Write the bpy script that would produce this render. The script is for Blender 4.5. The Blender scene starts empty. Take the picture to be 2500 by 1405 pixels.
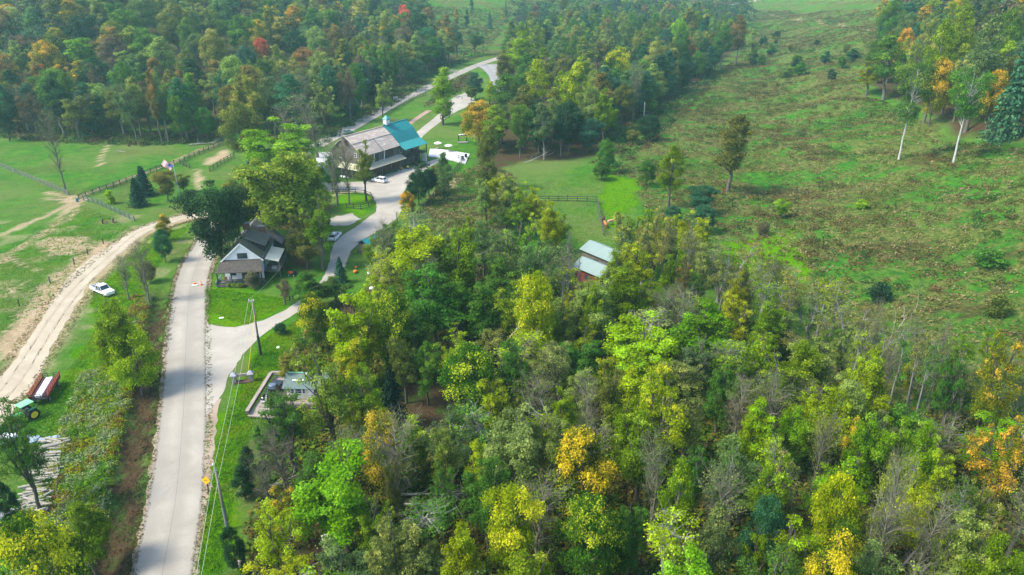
import bpy, bmesh, math, random
import numpy as np
from mathutils import Vector, Matrix, Euler
from mathutils.geometry import tessellate_polygon
R = math.radians
random.seed(7); rng = np.random.default_rng(7)
sc = bpy.context.scene
col = sc.collection

# ------------------------------------------------------------------ camera, sky, sun, exposure
CAMZ, PITCH, FPX = 60.0, 24.5, 1800.0
cd = bpy.data.cameras.new("Camera"); cam = bpy.data.objects.new("Camera", cd); col.objects.link(cam)
cam.location = (0, 0, CAMZ); cam.rotation_euler = (R(90 - PITCH), 0, 0)
cd.sensor_width = 36.0; cd.lens = 36.0 * FPX / 2500.0; cd.clip_start = 1.0; cd.clip_end = 9000
sc.camera = cam
SUN_EL, SUN_AZ = 50.0, -106.0            # azimuth: from +Y (away from the camera), negative = to the left
w = bpy.data.worlds.new("World"); sc.world = w; w.use_nodes = True
nt = w.node_tree; bg = nt.nodes['Background']; sky = nt.nodes.new('ShaderNodeTexSky')
sky.sky_type = 'NISHITA'; sky.sun_disc = False; sky.sun_elevation = R(SUN_EL); sky.sun_rotation = R(SUN_AZ)
sky.air_density = 1.0; sky.dust_density = 1.6; sky.ozone_density = 1.2
nt.links.new(sky.outputs[0], bg.inputs[0]); bg.inputs[1].default_value = 0.15
sl = bpy.data.lights.new("Sun", 'SUN'); sl.energy = 2.3; sl.angle = R(14); sl.color = (1.0, 0.93, 0.78)
so = bpy.data.objects.new("Sun", sl); col.objects.link(so)
sd = Vector((math.sin(R(SUN_AZ)) * math.cos(R(SUN_EL)), math.cos(R(SUN_AZ)) * math.cos(R(SUN_EL)), math.sin(R(SUN_EL))))
so.rotation_euler = sd.to_track_quat('Z', 'Y').to_euler(); so.location = (-200, 100, 300)
sc.view_settings.view_transform = 'Standard'; sc.view_settings.look = 'None'
sc.view_settings.exposure = 1.45; sc.view_settings.gamma = 1.0; sc.view_settings.use_curve_mapping = False
sc.render.engine = 'CYCLES'
sc.cycles.max_bounces = 6; sc.cycles.transparent_max_bounces = 8; sc.cycles.volume_bounces = 0

# ------------------------------------------------------------------ terrain height
def sst(a, b, x):
    t = np.clip((x - a) / (b - a), 0, 1); return t * t * (3 - 2 * t)
def vnoise(x, y, seed=0):
    x = np.asarray(x, float); y = np.asarray(y, float)
    xi = np.floor(x).astype(np.int64); yi = np.floor(y).astype(np.int64); fx = x - xi; fy = y - yi
    fx = fx * fx * (3 - 2 * fx); fy = fy * fy * (3 - 2 * fy)
    def h(a, b):
        n = (a * 374761393 + b * 668265263 + seed * 974711) & 0x7fffffff
        n = ((n ^ (n >> 13)) * 1274126177) & 0x7fffffff
        return ((n ^ (n >> 16)) & 0xffff) / 65535.0
    return (h(xi, yi) * (1 - fx) + h(xi + 1, yi) * fx) * (1 - fy) + (h(xi, yi + 1) * (1 - fx) + h(xi + 1, yi + 1) * fx) * fy
def segdist(x, y, pts):
    best = np.full(np.shape(x), 1e9)
    for (ax, ay), (bx, by) in zip(pts[:-1], pts[1:]):
        dx, dy = bx - ax, by - ay
        t = np.clip(((x - ax) * dx + (y - ay) * dy) / (dx * dx + dy * dy), 0, 1)
        best = np.minimum(best, np.hypot(x - ax - t * dx, y - ay - t * dy))
    return best
LEDGE = [(-900, 300), (-260, 262), (-100, 280), (-62, 345), (-22, 520), (10, 640), (300, 900), (2500, 1300)]
REDGE = [(34, -200), (38, 60), (46, 120), (58, 190), (82, 300), (120, 430), (170, 600), (260, 900), (500, 2500)]
def interp(pts, x, k):      # value of the other coordinate along a polyline
    a = np.array(pts, float)
    return np.interp(x, a[:, k], a[:, 1 - k])
def Hh(x, y):
    x = np.asarray(x, float); y = np.asarray(y, float)
    dl = np.where(y > interp(LEDGE, x, 0), segdist(x, y, LEDGE), 0)
    left = 42 * sst(0, 260, dl) * (0.25 + 0.75 * np.maximum(sst(-290, -190, x - (y - 300) * -0.25), sst(650, 900, y)))
    dr = np.where(x > interp(REDGE, y, 1), segdist(x, y, REDGE), 0)
    right = 54 * sst(0, 240, dr)
    far = 90 * sst(900, 2300, y)
    und = (vnoise(x / 34, y / 34, 3) - .5) * 3.2 * np.clip((dl + dr) / 40, 0, 1) + ((vnoise(x / 18, y / 18, 4) - .5) * 5.0 + (vnoise(x / 4.5, y / 4.5, 5) - .5) * .9) * np.clip(dr / 25, 0, 1)
    bank = -1.1 * np.maximum(0, np.exp(-((x - DITCHX(y)) / 1.6) ** 2) - .15) * (y < 132) * (y > 30)
    return left + right + far + und + bank
def DITCHX(y):
    return np.interp(y, [30, 58, 72, 89, 107, 132, 150], [-34.5, -43.1, -48.1, -53.9, -60.2, -68.9, -75.2])
cp, sp_ = math.cos(R(PITCH)), math.sin(R(PITCH))
def ray(px, py):
    a, b = (px - 1250) / FPX, (702.5 - py) / FPX
    return Vector((a, cp + b * sp_, -sp_ + b * cp))
def project(p):
    x, y, z = p[0], p[1], p[2] - CAMZ
    d = y * cp - z * sp_; u = y * sp_ + z * cp
    return (1250 + FPX * x / d, 702.5 - FPX * u / d, d)
def G(px, py, dz=0.0):      # the ground point seen at a spot of the photograph
    r = ray(px, py)
    t = 20.0; step = 3.0; prev = t
    while t < 4000:
        x, y, z = r.x * t, r.y * t, CAMZ + r.z * t
        if z - float(Hh(x, y)) < 0: break
        prev = t; t += step; step *= 1.012
    lo, hi = prev, t
    for _ in range(18):
        m = (lo + hi) / 2
        if CAMZ + r.z * m - float(Hh(r.x * m, r.y * m)) < 0: hi = m
        else: lo = m
    return Vector((r.x * hi, r.y * hi, float(Hh(r.x * hi, r.y * hi)) + dz))
def GP(pts): return [(G(a, b).x, G(a, b).y) for a, b in pts]
def flatpt(px, py):
    r = ray(px, py); t = -CAMZ / r.z
    return (r.x * t, r.y * t)

# ------------------------------------------------------------------ materials
def _mat(name):
    m = bpy.data.materials.new(name); m.use_nodes = True
    return m, m.node_tree, m.node_tree.nodes['Principled BSDF']
def ramp(nt, fac, stops):
    n = nt.nodes.new('ShaderNodeValToRGB'); e = n.color_ramp.elements
    while len(e) < len(stops): e.new(0.5)
    for el, (p, c) in zip(e, stops): el.position = p; el.color = (*c, 1)
    nt.links.new(fac, n.inputs[0]); return n.outputs[0]
def noise(nt, vec, scale, detail=4, rough=.6, dist=0):
    n = nt.nodes.new('ShaderNodeTexNoise'); n.inputs['Scale'].default_value = scale
    n.inputs['Detail'].default_value = detail; n.inputs['Roughness'].default_value = rough; n.inputs['Distortion'].default_value = dist
    if vec is not None: nt.links.new(vec, n.inputs['Vector'])
    return n.outputs['Fac']
def mixc(nt, fac, a, b, mode='MIX'):
    n = nt.nodes.new('ShaderNodeMix'); n.data_type = 'RGBA'; n.blend_type = mode; n.clamp_factor = True
    for s, v in ((n.inputs[0], fac), (n.inputs[6], a), (n.inputs[7], b)):
        if isinstance(v, (int, float)): s.default_value = v
        elif isinstance(v, tuple): s.default_value = (*v, 1)
        else: nt.links.new(v, s)
    return n.outputs[2]
def mth(nt, op, a, b=None, c=None):
    n = nt.nodes.new('ShaderNodeMath'); n.operation = op
    for s, v in zip(n.inputs, (a, b, c)):
        if v is None: continue
        if isinstance(v, (int, float)): s.default_value = v
        else: nt.links.new(v, s)
    return n.outputs[0]
def bump(nt, bsdf, h, strength=.5, dist=.1):
    n = nt.nodes.new('ShaderNodeBump'); n.inputs['Strength'].default_value = strength; n.inputs['Distance'].default_value = dist
    nt.links.new(h, n.inputs['Height']); nt.links.new(n.outputs[0], bsdf.inputs['Normal'])
def coord(nt, kind='Object'): return nt.nodes.new('ShaderNodeTexCoord').outputs[kind]
MC = {}
def mat(name, c, rough=.7, var=.25, scale=1.5, metal=0, spec=.3, streak=None, c2=None, amt=.5):
    if name in MC: return MC[name]
    m, nt, b = _mat(name); v = coord(nt)
    if streak:
        mp = nt.nodes.new('ShaderNodeMapping'); mp.inputs['Scale'].default_value = streak; nt.links.new(v, mp.inputs[0]); v = mp.outputs[0]
    f = noise(nt, v, scale, 5, .65)
    d = tuple(x * (1 - var) for x in c); l = tuple(min(1, x * (1 + var)) for x in c)
    o = ramp(nt, f, [(.3, d), (.7, l)])
    if c2:
        f2 = noise(nt, v, scale * 2.3, 6, .7)
        o = mixc(nt, ramp(nt, f2, [(.62 - amt * .3, (0, 0, 0)), (.72 - amt * .3, (1, 1, 1))]), o, c2)
    nt.links.new(o, b.inputs['Base Color']); b.inputs['Roughness'].default_value = rough
    b.inputs['Metallic'].default_value = metal; b.inputs['Specular IOR Level'].default_value = spec
    bump(nt, b, f, .25, .03)
    MC[name] = m; return m
def leaf_mat(name, transl=.35):
    m, nt, b = _mat(name)
    oi = nt.nodes.new('ShaderNodeObjectInfo')
    def att(n, typ='GEOMETRY'):
        a = nt.nodes.new('ShaderNodeAttribute'); a.attribute_name = n; a.attribute_type = typ; return a
    la = att('lv'); sep = nt.nodes.new('ShaderNodeSeparateColor'); nt.links.new(la.outputs['Color'], sep.inputs[0])
    lv, cl, ht = sep.outputs[0], sep.outputs[1], sep.outputs[2]
    s = mth(nt, 'ADD', mth(nt, 'MULTIPLY', cl, .5), mth(nt, 'ADD', mth(nt, 'MULTIPLY', lv, .3), mth(nt, 'MULTIPLY', ht, .4)))
    thr = mth(nt, 'SUBTRACT', 1.12, oi.outputs['Alpha'])
    f = mth(nt, 'MULTIPLY', mth(nt, 'SUBTRACT', s, thr), 4.0)
    n = nt.nodes.new('ShaderNodeClamp'); nt.links.new(f, n.inputs[0])
    c = mixc(nt, n.outputs[0], oi.outputs['Color'], att('tint', 'OBJECT').outputs['Color'])
    # leaf to leaf and limb to limb variation
    hv = nt.nodes.new('ShaderNodeHueSaturation'); nt.links.new(c, hv.inputs['Color'])
    nt.links.new(mth(nt, 'ADD', .485, mth(nt, 'MULTIPLY', cl, .03)), hv.inputs['Hue'])
    nt.links.new(mth(nt, 'ADD', .55, mth(nt, 'ADD', mth(nt, 'MULTIPLY', lv, .55), mth(nt, 'MULTIPLY', cl, .35))), hv.inputs['Value'])
    c = hv.outputs[0]
    nt.links.new(c, b.inputs['Base Color']); b.inputs['Roughness'].default_value = .7; b.inputs['Specular IOR Level'].default_value = .08
    t = nt.nodes.new('ShaderNodeBsdfTranslucent'); nt.links.new(c, t.inputs[0])
    mx = nt.nodes.new('ShaderNodeMixShader'); mx.inputs[0].default_value = transl
    nt.links.new(b.outputs[0], mx.inputs[1]); nt.links.new(t.outputs[0], mx.inputs[2])
    nt.links.new(mx.outputs[0], nt.nodes['Material Output'].inputs[0])
    return m
LEAF = leaf_mat('leaf_foliage', .5); NEEDLE = leaf_mat('needle_foliage', .12)
def bark_mat():
    m, nt, b = _mat('bark'); oi = nt.nodes.new('ShaderNodeObjectInfo'); v = coord(nt)
    mp = nt.nodes.new('ShaderNodeMapping'); mp.inputs['Scale'].default_value = (3, 3, .7); nt.links.new(v, mp.inputs[0])
    f = noise(nt, mp.outputs[0], 2.2, 6, .7)
    nt.links.new(mixc(nt, 1.0, oi.outputs['Color'], ramp(nt, f, [(.3, (.45, .45, .45)), (.7, (1.3, 1.3, 1.3))]), 'MULTIPLY'), b.inputs['Base Color'])
    b.inputs['Roughness'].default_value = .9; b.inputs['Specular IOR Level'].default_value = .1; bump(nt, b, f, .6, .06); return m
BARK = bark_mat()
def attr_color_mat(name, transl=.3, rough=.7):      # colour of each tuft or stone comes from the mesh
    m, nt, b = _mat(name); a = nt.nodes.new('ShaderNodeAttribute'); a.attribute_name = 'tc'
    f = noise(nt, coord(nt), 2.5, 3); c = mixc(nt, 1.0, a.outputs['Color'], ramp(nt, f, [(.3, (.75, .75, .75)), (.7, (1.25, 1.25, 1.25))]), 'MULTIPLY')
    nt.links.new(c, b.inputs['Base Color']); b.inputs['Roughness'].default_value = rough; b.inputs['Specular IOR Level'].default_value = .04
    if transl:
        t = nt.nodes.new('ShaderNodeBsdfTranslucent'); nt.links.new(c, t.inputs[0]); mx = nt.nodes.new('ShaderNodeMixShader')
        mx.inputs[0].default_value = transl; nt.links.new(b.outputs[0], mx.inputs[1]); nt.links.new(t.outputs[0], mx.inputs[2])
        nt.links.new(mx.outputs[0], nt.nodes['Material Output'].inputs[0])
    return m
TUFT = attr_color_mat('tuft_foliage')

# ------------------------------------------------------------------ object helpers
def tag(o, label=None, cat=None, group=None, kind=None):
    if label: o['label'] = label
    if cat: o['category'] = cat
    if group: o['group'] = group
    if kind: o['kind'] = kind
    return o
def thing(name, label, cat, loc=(0, 0, 0), rotz=0, group=None):
    o = bpy.data.objects.new(name, None); col.objects.link(o); o.empty_display_size = .5
    o.location = loc; o.rotation_euler = (0, 0, rotz)
    return tag(o, label, cat, group)
class MB:
    def __init__(s): s.v = []; s.f = []
    def add(s, vs, fs):
        k = len(s.v); s.v += [tuple(v) for v in vs]; s.f += [tuple(i + k for i in f) for f in fs]; return s
    def box(s, c, d, rz=0, M=None):
        hx, hy, hz = d[0] / 2, d[1] / 2, d[2] / 2; ca, sa = math.cos(rz), math.sin(rz); vs = []
        for z in (-hz, hz):
            for x, y in ((-hx, -hy), (hx, -hy), (hx, hy), (-hx, hy)):
                vs.append((c[0] + x * ca - y * sa, c[1] + x * sa + y * ca, c[2] + z))
        if M: vs = [M @ Vector(v) for v in vs]
        return s.add(vs, [(3, 2, 1, 0), (4, 5, 6, 7), (0, 1, 5, 4), (1, 2, 6, 5), (2, 3, 7, 6), (3, 0, 4, 7)])
    def tube(s, pts, rs, n=6, cap=True):
        pts = [Vector(p) for p in pts]
        if isinstance(rs, (int, float)): rs = [rs] * len(pts)
        vs = []; fs = []
        for i, p in enumerate(pts):
            d = (pts[min(i + 1, len(pts) - 1)] - pts[max(i - 1, 0)]).normalized()
            a = d.cross(Vector((0, 0, 1)) if abs(d.z) < .9 else Vector((1, 0, 0))).normalized(); b = d.cross(a)
            for k in range(n):
                t = 2 * math.pi * k / n; vs.append(p + (a * math.cos(t) + b * math.sin(t)) * rs[i])
        for i in range(len(pts) - 1):
            for k in range(n):
                fs.append((i * n + k, i * n + (k + 1) % n, (i + 1) * n + (k + 1) % n, (i + 1) * n + k))
        if cap: fs.append(tuple(range(n))[::-1]); fs.append(tuple(range((len(pts) - 1) * n, len(pts) * n)))
        return s.add(vs, fs)
    def bar(s, a, b, wdt, h):        # rectangular bar between two points, width across, h upright
        a = Vector(a); b = Vector(b); d = (b - a).normalized()
        sx = d.cross(Vector((0, 0, 1)));
        sx = (sx.normalized() if sx.length > 1e-4 else Vector((1, 0, 0))) * wdt / 2
        up = sx.cross(d).normalized() * h / 2
        vs = [a - sx - up, a + sx - up, a + sx + up, a - sx + up, b - sx - up, b + sx - up, b + sx + up, b - sx + up]
        return s.add(vs, [(0, 1, 2, 3), (7, 6, 5, 4), (0, 4, 5, 1), (1, 5, 6, 2), (2, 6, 7, 3), (3, 7, 4, 0)])
    def slab(s, quad, t):            # four corner points given a thickness downward
        q = [Vector(p) for p in quad]; n = (q[1] - q[0]).cross(q[2] - q[0]).normalized()
        if n.z < 0: n = -n
        vs = q + [p - n * t for p in q]
        return s.add(vs, [(0, 1, 2, 3), (7, 6, 5, 4), (0, 4, 5, 1), (1, 5, 6, 2), (2, 6, 7, 3), (3, 7, 4, 0)])
    def prism(s, prof, y0, y1, axis='y'):   # closed profile (x,z) pushed along y
        n = len(prof); vs = [(x, y0, z) for x, z in prof] + [(x, y1, z) for x, z in prof]
        if axis == 'x': vs = [(y, x, z) for x, y, z in vs]
        return s.add(vs, [tuple(range(n))[::-1], tuple(range(n, 2 * n))] + [(i, (i + 1) % n, n + (i + 1) % n, n + i) for i in range(n)])
    def lathe(s, prof, c=(0, 0, 0), n=12, axis='z'):
        vs = []; fs = []
        for r, z in prof:
            for k in range(n):
                t = 2 * math.pi * k / n; p = (r * math.cos(t), r * math.sin(t), z)
                if axis == 'x': p = (p[2], p[0], p[1])
                if axis == 'y': p = (p[0], p[2], p[1])
                vs.append((c[0] + p[0], c[1] + p[1], c[2] + p[2]))
        for i in range(len(prof) - 1):
            for k in range(n): fs.append((i * n + k, i * n + (k + 1) % n, (i + 1) * n + (k + 1) % n, (i + 1) * n + k))
        fs.append(tuple(range(n))[::-1]); fs.append(tuple(range((len(prof) - 1) * n, len(prof) * n)))
        return s.add(vs, fs)
    def build(s, name, m, parent=None, smooth=False, bevel=0):
        me = bpy.data.meshes.new(name); me.from_pydata(s.v, [], s.f); me.update()
        bm = bmesh.new(); bm.from_mesh(me); bmesh.ops.recalc_face_normals(bm, faces=bm.faces)
        if bevel: bmesh.ops.bevel(bm, geom=list(bm.edges), offset=bevel, segments=2, affect='EDGES', clamp_overlap=True)
        bm.to_mesh(me); bm.free()
        if smooth: me.shade_smooth()
        me.materials.append(m); o = bpy.data.objects.new(name, me); col.objects.link(o)
        if parent: o.parent = parent
        return o
def npmesh(name, V, F, m, attr=None, aname='lv'):
    me = bpy.data.meshes.new(name); V = np.asarray(V, np.float32); F = np.asarray(F, np.int32); k = F.shape[1]
    me.vertices.add(len(V)); me.vertices.foreach_set('co', V.ravel())
    me.loops.add(F.size); me.loops.foreach_set('vertex_index', F.ravel())
    me.polygons.add(len(F)); me.polygons.foreach_set('loop_start', np.arange(0, F.size, k, dtype=np.int32))
    me.update(calc_edges=True); me.validate()
    if attr is not None:
        a = me.color_attributes.new(aname, 'FLOAT_COLOR', 'POINT'); A = np.ones((len(V), 4), np.float32); A[:, :attr.shape[1]] = attr
        a.data.foreach_set('color', A.ravel())
    me.materials.append(m); return me

# ------------------------------------------------------------------ ground sheet
def inpoly(x, y, poly):
    c = np.zeros(np.shape(x), bool); n = len(poly); j = n - 1
    for i in range(n):
        xi, yi = poly[i]; xj, yj = poly[j]
        if yi != yj:
            c ^= ((yi > y) != (yj > y)) & (x < (xj - xi) * (y - yi) / (yj - yi) + xi)
        j = i
    return c
def soft(x, y, poly, wd):
    d = segdist(x, y, list(poly) + [poly[0]]); ins = inpoly(x, y, poly)
    return sst(-wd, wd, np.where(ins, d, -d))
LITTER = [[(640, 1060), (690, 900), (760, 850), (770, 770), (900, 700), (930, 620), (1180, 640), (1380, 690), (1650, 730), (1880, 800), (2050, 960), (2300, 1010), (2520, 1030), (2700, 1700), (560, 1700), (600, 1260), (640, 1150)],
          [(1175, 430), (1270, 395), (1450, 385), (1500, 330), (1640, 240), (1750, 160), (1820, 105), (1500, 60), (1290, 90), (1225, 150), (1215, 220), (1165, 300)],
          [(2130, 210), (2250, 260), (2330, 330), (2520, 350), (2700, 240), (2600, 60), (2280, 60), (2120, 110)],
          [(590, 480), (640, 420), (760, 380), (790, 450), (800, 560), (745, 660), (690, 660), (700, 560), (600, 540)]]
LITW = [GP(p) for p in LITTER]
ROUGH = [[(1500, 430), (1600, 320), (1760, 180), (1830, 110), (1840, 20), (2260, 10), (2140, 100), (2120, 220), (2330, 350), (2700, 390), (3300, 500), (3300, 1100), (2700, 1050), (2300, 1040), (2050, 980), (1990, 800), (1960, 560), (1760, 560), (1620, 560), (1560, 480)],
         [(1070, 440), (1180, 400), (1260, 430), (1250, 560), (1180, 640), (1020, 560)],
         [(1060, 110), (1210, 110), (1290, 60), (1850, 40), (1850, -20), (1040, -20)],
         [(1080, 210), (1150, 180), (1160, 215), (1080, 250), (1040, 262), (1030, 240)]]
ROUW = [GP(p) for p in ROUGH]
DIRT = [[(0, 820), (60, 760), (140, 660), (200, 620), (250, 590), (280, 600), (210, 680), (130, 790), (60, 880), (0, 950)],
        [(85, 600), (110, 583), (190, 575), (215, 590), (240, 612), (170, 622), (100, 618)],
        [(175, 475), (192, 480), (196, 495), (180, 500), (160, 492)],
        [(0, 700), (30, 706), (70, 690), (40, 720), (0, 730)]]
DIRT += [[(488, 398), (520, 382), (548, 368), (568, 362), (572, 372), (545, 388), (515, 402)], [(478, 412), (492, 420), (490, 455), (480, 470), (474, 440)]]
DIRW = [GP(p) for p in DIRT]
TRACKS = [([(-20, 985), (50, 905), (125, 800), (190, 700), (260, 630), (340, 568), (430, 540), (460, 530)], 3.4), ([(185, 492), (130, 520), (60, 548), (0, 575)], .8), ([(185, 495), (140, 545), (90, 580), (55, 600), (0, 640)], .8), ([(178, 488), (120, 485)], .6), ([(192, 498), (188, 515), (165, 540)], .5),
          ([(420, 400), (330, 430), (250, 460), (195, 480)], .5), ([(560, 340), (470, 375), (390, 410)], .6), ([(265, 350), (245, 390), (240, 410)], .5), ([(110, 470), (150, 478), (180, 480)], .7),
          ([(1855, 38), (1940, 48), (2060, 62), (2140, 78), (2210, 84)], 1.0), ([(1150, 945), (1060, 1000), (1000, 1050), (900, 1130), (830, 1220), (740, 1330), (690, 1405), (650, 1480)], 1.1),
          ([(1065, 470), (1100, 455), (1120, 430)], 1.2), ([(0, 620), (40, 640), (90, 660)], .4), ([(820, 475), (900, 462)], .6)]
TRW = [(GP(p), wd) for p, wd in TRACKS]
DITW = [(float(DITCHX(y)) + dx, y) for y, dx in [(30, 4.2), (58, 4.0), (72, 3.4), (88, 3.2), (100, 3.0), (112, 2.8), (124, 2.0)]] + [(float(DITCHX(y)) - dx, y) for y, dx in [(124, 1.2), (112, 1.6), (100, 1.8), (88, 1.9), (72, 2), (58, 2), (30, 2)]]
LAWNG = [GP([(500, 700), (560, 700), (690, 730), (700, 745), (650, 775), (600, 795), (530, 793), (505, 760)]), GP([(560, 1000), (600, 900), (640, 830), (730, 780), (730, 850), (660, 900), (640, 960), (600, 1050), (560, 1250), (540, 1400), (480, 1400), (500, 1250), (530, 1080)]),
         GP([(1745, 600), (1850, 580), (1935, 562), (1975, 640), (1965, 705), (1830, 700)]), GP([(1490, 430), (1560, 440), (1550, 500), (1480, 560), (1470, 490)]), GP([(830, 480), (900, 478), (915, 500), (880, 530), (830, 520)]), GP([(240, 800), (220, 730), (300, 650), (380, 580), (460, 550), (440, 580), (350, 680), (300, 800), (250, 930), (180, 980), (130, 960)])]
def masks(x, y):
    wx = x + (vnoise(x / 3, y / 3, 11) - .5) * 3 + (vnoise(x / .9, y / .9, 12) - .5) * 1.2
    wy = y + (vnoise(x / 3, y / 3, 13) - .5) * 3 + (vnoise(x / .9, y / .9, 14) - .5) * 1.2
    lit = np.zeros(np.shape(x)); rou = lit.copy(); dr = lit.copy(); lw = lit.copy()
    for p in LITW: lit = np.maximum(lit, soft(wx, wy, p, 2.0))
    lit = np.maximum(lit, soft(wx, wy, DITW, .5))
    below = y > interp(LEDGE, x, 0); dl = np.where(below, segdist(x, y, LEDGE), 0)
    db = np.where(below, dl, -segdist(x, y, LEDGE)); lit = np.maximum(lit, sst(-9, 7, db + (wx - x) * 3) * (x < interp([(-20, 300), (-30, 470), (-75, 560), (-120, 900), (-320, 2500)], y, 1)) * .9)
    for p in ROUW: rou = np.maximum(rou, soft(wx, wy, p, 4.0))
    rou = np.maximum(rou, sst(420, 500, y) * (x > -75 - (y - 500) * .12))
    rou = np.maximum(rou, .45 * sst(.35, .7, vnoise(x / 7, y / 7, 41)) * (x < -60) * (y < 300)); dr = np.maximum(dr, .35 * sst(.62, .8, vnoise(x / 5, y / 3.2, 43)) * (x < -70) * (y < 175))
    for p in DIRW: dr = np.maximum(dr, soft(wx, wy, p, .8))
    for p, wd in TRW: dr = np.maximum(dr, .9 * (1 - sst(wd * .5, wd * 1.6, segdist(wx * .4 + x * .6, wy * .4 + y * .6, p))))
    for p in LAWNG: lw = np.maximum(lw, soft(wx, wy, p, 1.0))
    rou = rou * (1 - lw); return lit, rou, dr, lw
def axis(a, b, base, rate):
    out = [a]
    while out[-1] < b: out.append(out[-1] + max(base, abs(out[-1]) * rate))
    return np.array(out)
ys = axis(26, 3800, .85, 1 / 150.); xp = axis(0, 3400, 1.0, 1 / 95.); xs = np.concatenate([-xp[::-1], xp[1:]])
Xg, Yg = np.meshgrid(xs, ys); Zg = Hh(Xg, Yg); lit, rou, dr, lw = masks(Xg, Yg)
nx, ny = len(xs), len(ys); idx = np.arange(nx * ny).reshape(ny, nx)
F = np.stack([idx[:-1, :-1].ravel(), idx[:-1, 1:].ravel(), idx[1:, 1:].ravel(), idx[1:, :-1].ravel()], 1)
def ground_mat():
    m, nt, b = _mat('ground_cover'); v = coord(nt)
    a = nt.nodes.new('ShaderNodeAttribute'); a.attribute_name = 'mask'; sep = nt.nodes.new('ShaderNodeSeparateColor'); nt.links.new(a.outputs['Color'], sep.inputs[0])
    big = noise(nt, v, .035, 4, .6, .4); mid = noise(nt, v, .22, 5, .65); fin = noise(nt, v, 1.7, 6, .75); vf = noise(nt, v, 7, 3, .8)
    grass = ramp(nt, mth(nt, 'ADD', mth(nt, 'MULTIPLY', mid, .5), mth(nt, 'ADD', mth(nt, 'MULTIPLY', fin, .3), mth(nt, 'MULTIPLY', vf, .2))), [(.36, (.030, .085, .028)), (.5, (.070, .16, .038)), (.64, (.135, .21, .06))])
    grass = mixc(nt, ramp(nt, big, [(.42, (0, 0, 0)), (.62, (.8, .8, .8))]), grass, ramp(nt, fin, [(.3, (.095, .135, .045)), (.7, (.17, .19, .085))]))
    lawn = ramp(nt, mth(nt, 'ADD', mth(nt, 'MULTIPLY', fin, .6), mth(nt, 'MULTIPLY', vf, .4)), [(.36, (.035, .10, .010)), (.5, (.085, .22, .016)), (.64, (.18, .29, .03))])
    lawn = mixc(nt, ramp(nt, mid, [(.5, (0, 0, 0)), (.75, (.6, .6, .6))]), lawn, (.14, .19, .035))
    c = mixc(nt, a.outputs['Alpha'], grass, lawn)
    f08 = noise(nt, v, .75, 5, .75, .6)
    rough = ramp(nt, mth(nt, 'ADD', mth(nt, 'MULTIPLY', fin, .45), mth(nt, 'MULTIPLY', f08, .55)), [(.36, (.022, .050, .018)), (.46, (.070, .105, .034)), (.55, (.14, .15, .058)), (.66, (.30, .24, .13))])
    mpv = nt.nodes.new('ShaderNodeMapping'); mpv.inputs['Rotation'].default_value = (0, 0, .5); mpv.inputs['Scale'].default_value = (.45, 1.3, 1); nt.links.new(v, mpv.inputs[0])
    gs = noise(nt, mpv.outputs[0], .07, 6, .7, .8); bs = noise(nt, v, .042, 6, .72, .6)
    rough = mixc(nt, ramp(nt, gs, [(.47, (0, 0, 0)), (.56, (.9, .9, .9))]), rough, ramp(nt, f08, [(.36, (.032, .095, .028)), (.64, (.085, .21, .045))]))
    rough = mixc(nt, ramp(nt, bs, [(.515, (0, 0, 0)), (.60, (.88, .88, .88))]), rough, ramp(nt, mth(nt, 'ADD', mth(nt, 'MULTIPLY', f08, .6), mth(nt, 'MULTIPLY', fin, .4)), [(.38, (.020, .030, .014)), (.5, (.070, .068, .028)), (.62, (.17, .125, .06))]))
    c = mixc(nt, sep.outputs[1], c, rough)
    dirt = ramp(nt, mth(nt, 'ADD', mth(nt, 'MULTIPLY', fin, .6), mth(nt, 'MULTIPLY', mid, .4)), [(.3, (.23, .17, .11)), (.5, (.40, .31, .22)), (.7, (.56, .45, .34))])
    fd = mth(nt, 'MULTIPLY', sep.outputs[2], mth(nt, 'ADD', .35, mth(nt, 'MULTIPLY', fin, 1.1)))
    c = mixc(nt, fd, c, dirt)
    litt = ramp(nt, mth(nt, 'ADD', mth(nt, 'MULTIPLY', fin, .5), mth(nt, 'MULTIPLY', vf, .5)), [(.3, (.030, .020, .012)), (.5, (.065, .047, .030)), (.66, (.115, .085, .055)), (.8, (.20, .155, .105))])
    litt = mixc(nt, ramp(nt, mid, [(.5, (0, 0, 0)), (.66, (.9, .9, .9))]), litt, ramp(nt, fin, [(.3, (.020, .045, .014)), (.7, (.06, .11, .03))]))
    c = mixc(nt, sep.outputs[0], c, litt)
    c = mixc(nt, 1.0, c, ramp(nt, vf, [(.3, (.72, .72, .72)), (.7, (1.25, 1.25, 1.25))]), 'MULTIPLY')
    hs = nt.nodes.new('ShaderNodeHueSaturation'); hs.inputs['Saturation'].default_value = 1.22; hs.inputs['Value'].default_value = 1.04; nt.links.new(c, hs.inputs['Color']); c = hs.outputs[0]
    nt.links.new(c, b.inputs['Base Color']); b.inputs['Roughness'].default_value = .95; b.inputs['Specular IOR Level'].default_value = .02
    bump(nt, b, mth(nt, 'ADD', fin, mth(nt, 'MULTIPLY', vf, .5)), .9, .35); return m
A = np.stack([lit.ravel(), rou.ravel(), dr.ravel(), lw.ravel()], 1)
gme = npmesh('ground', np.stack([Xg.ravel(), Yg.ravel(), Zg.ravel()], 1), F, ground_mat(), A, 'mask'); gme.shade_smooth()
go = bpy.data.objects.new('ground', gme); col.objects.link(go); tag(go, kind='structure')

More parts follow.
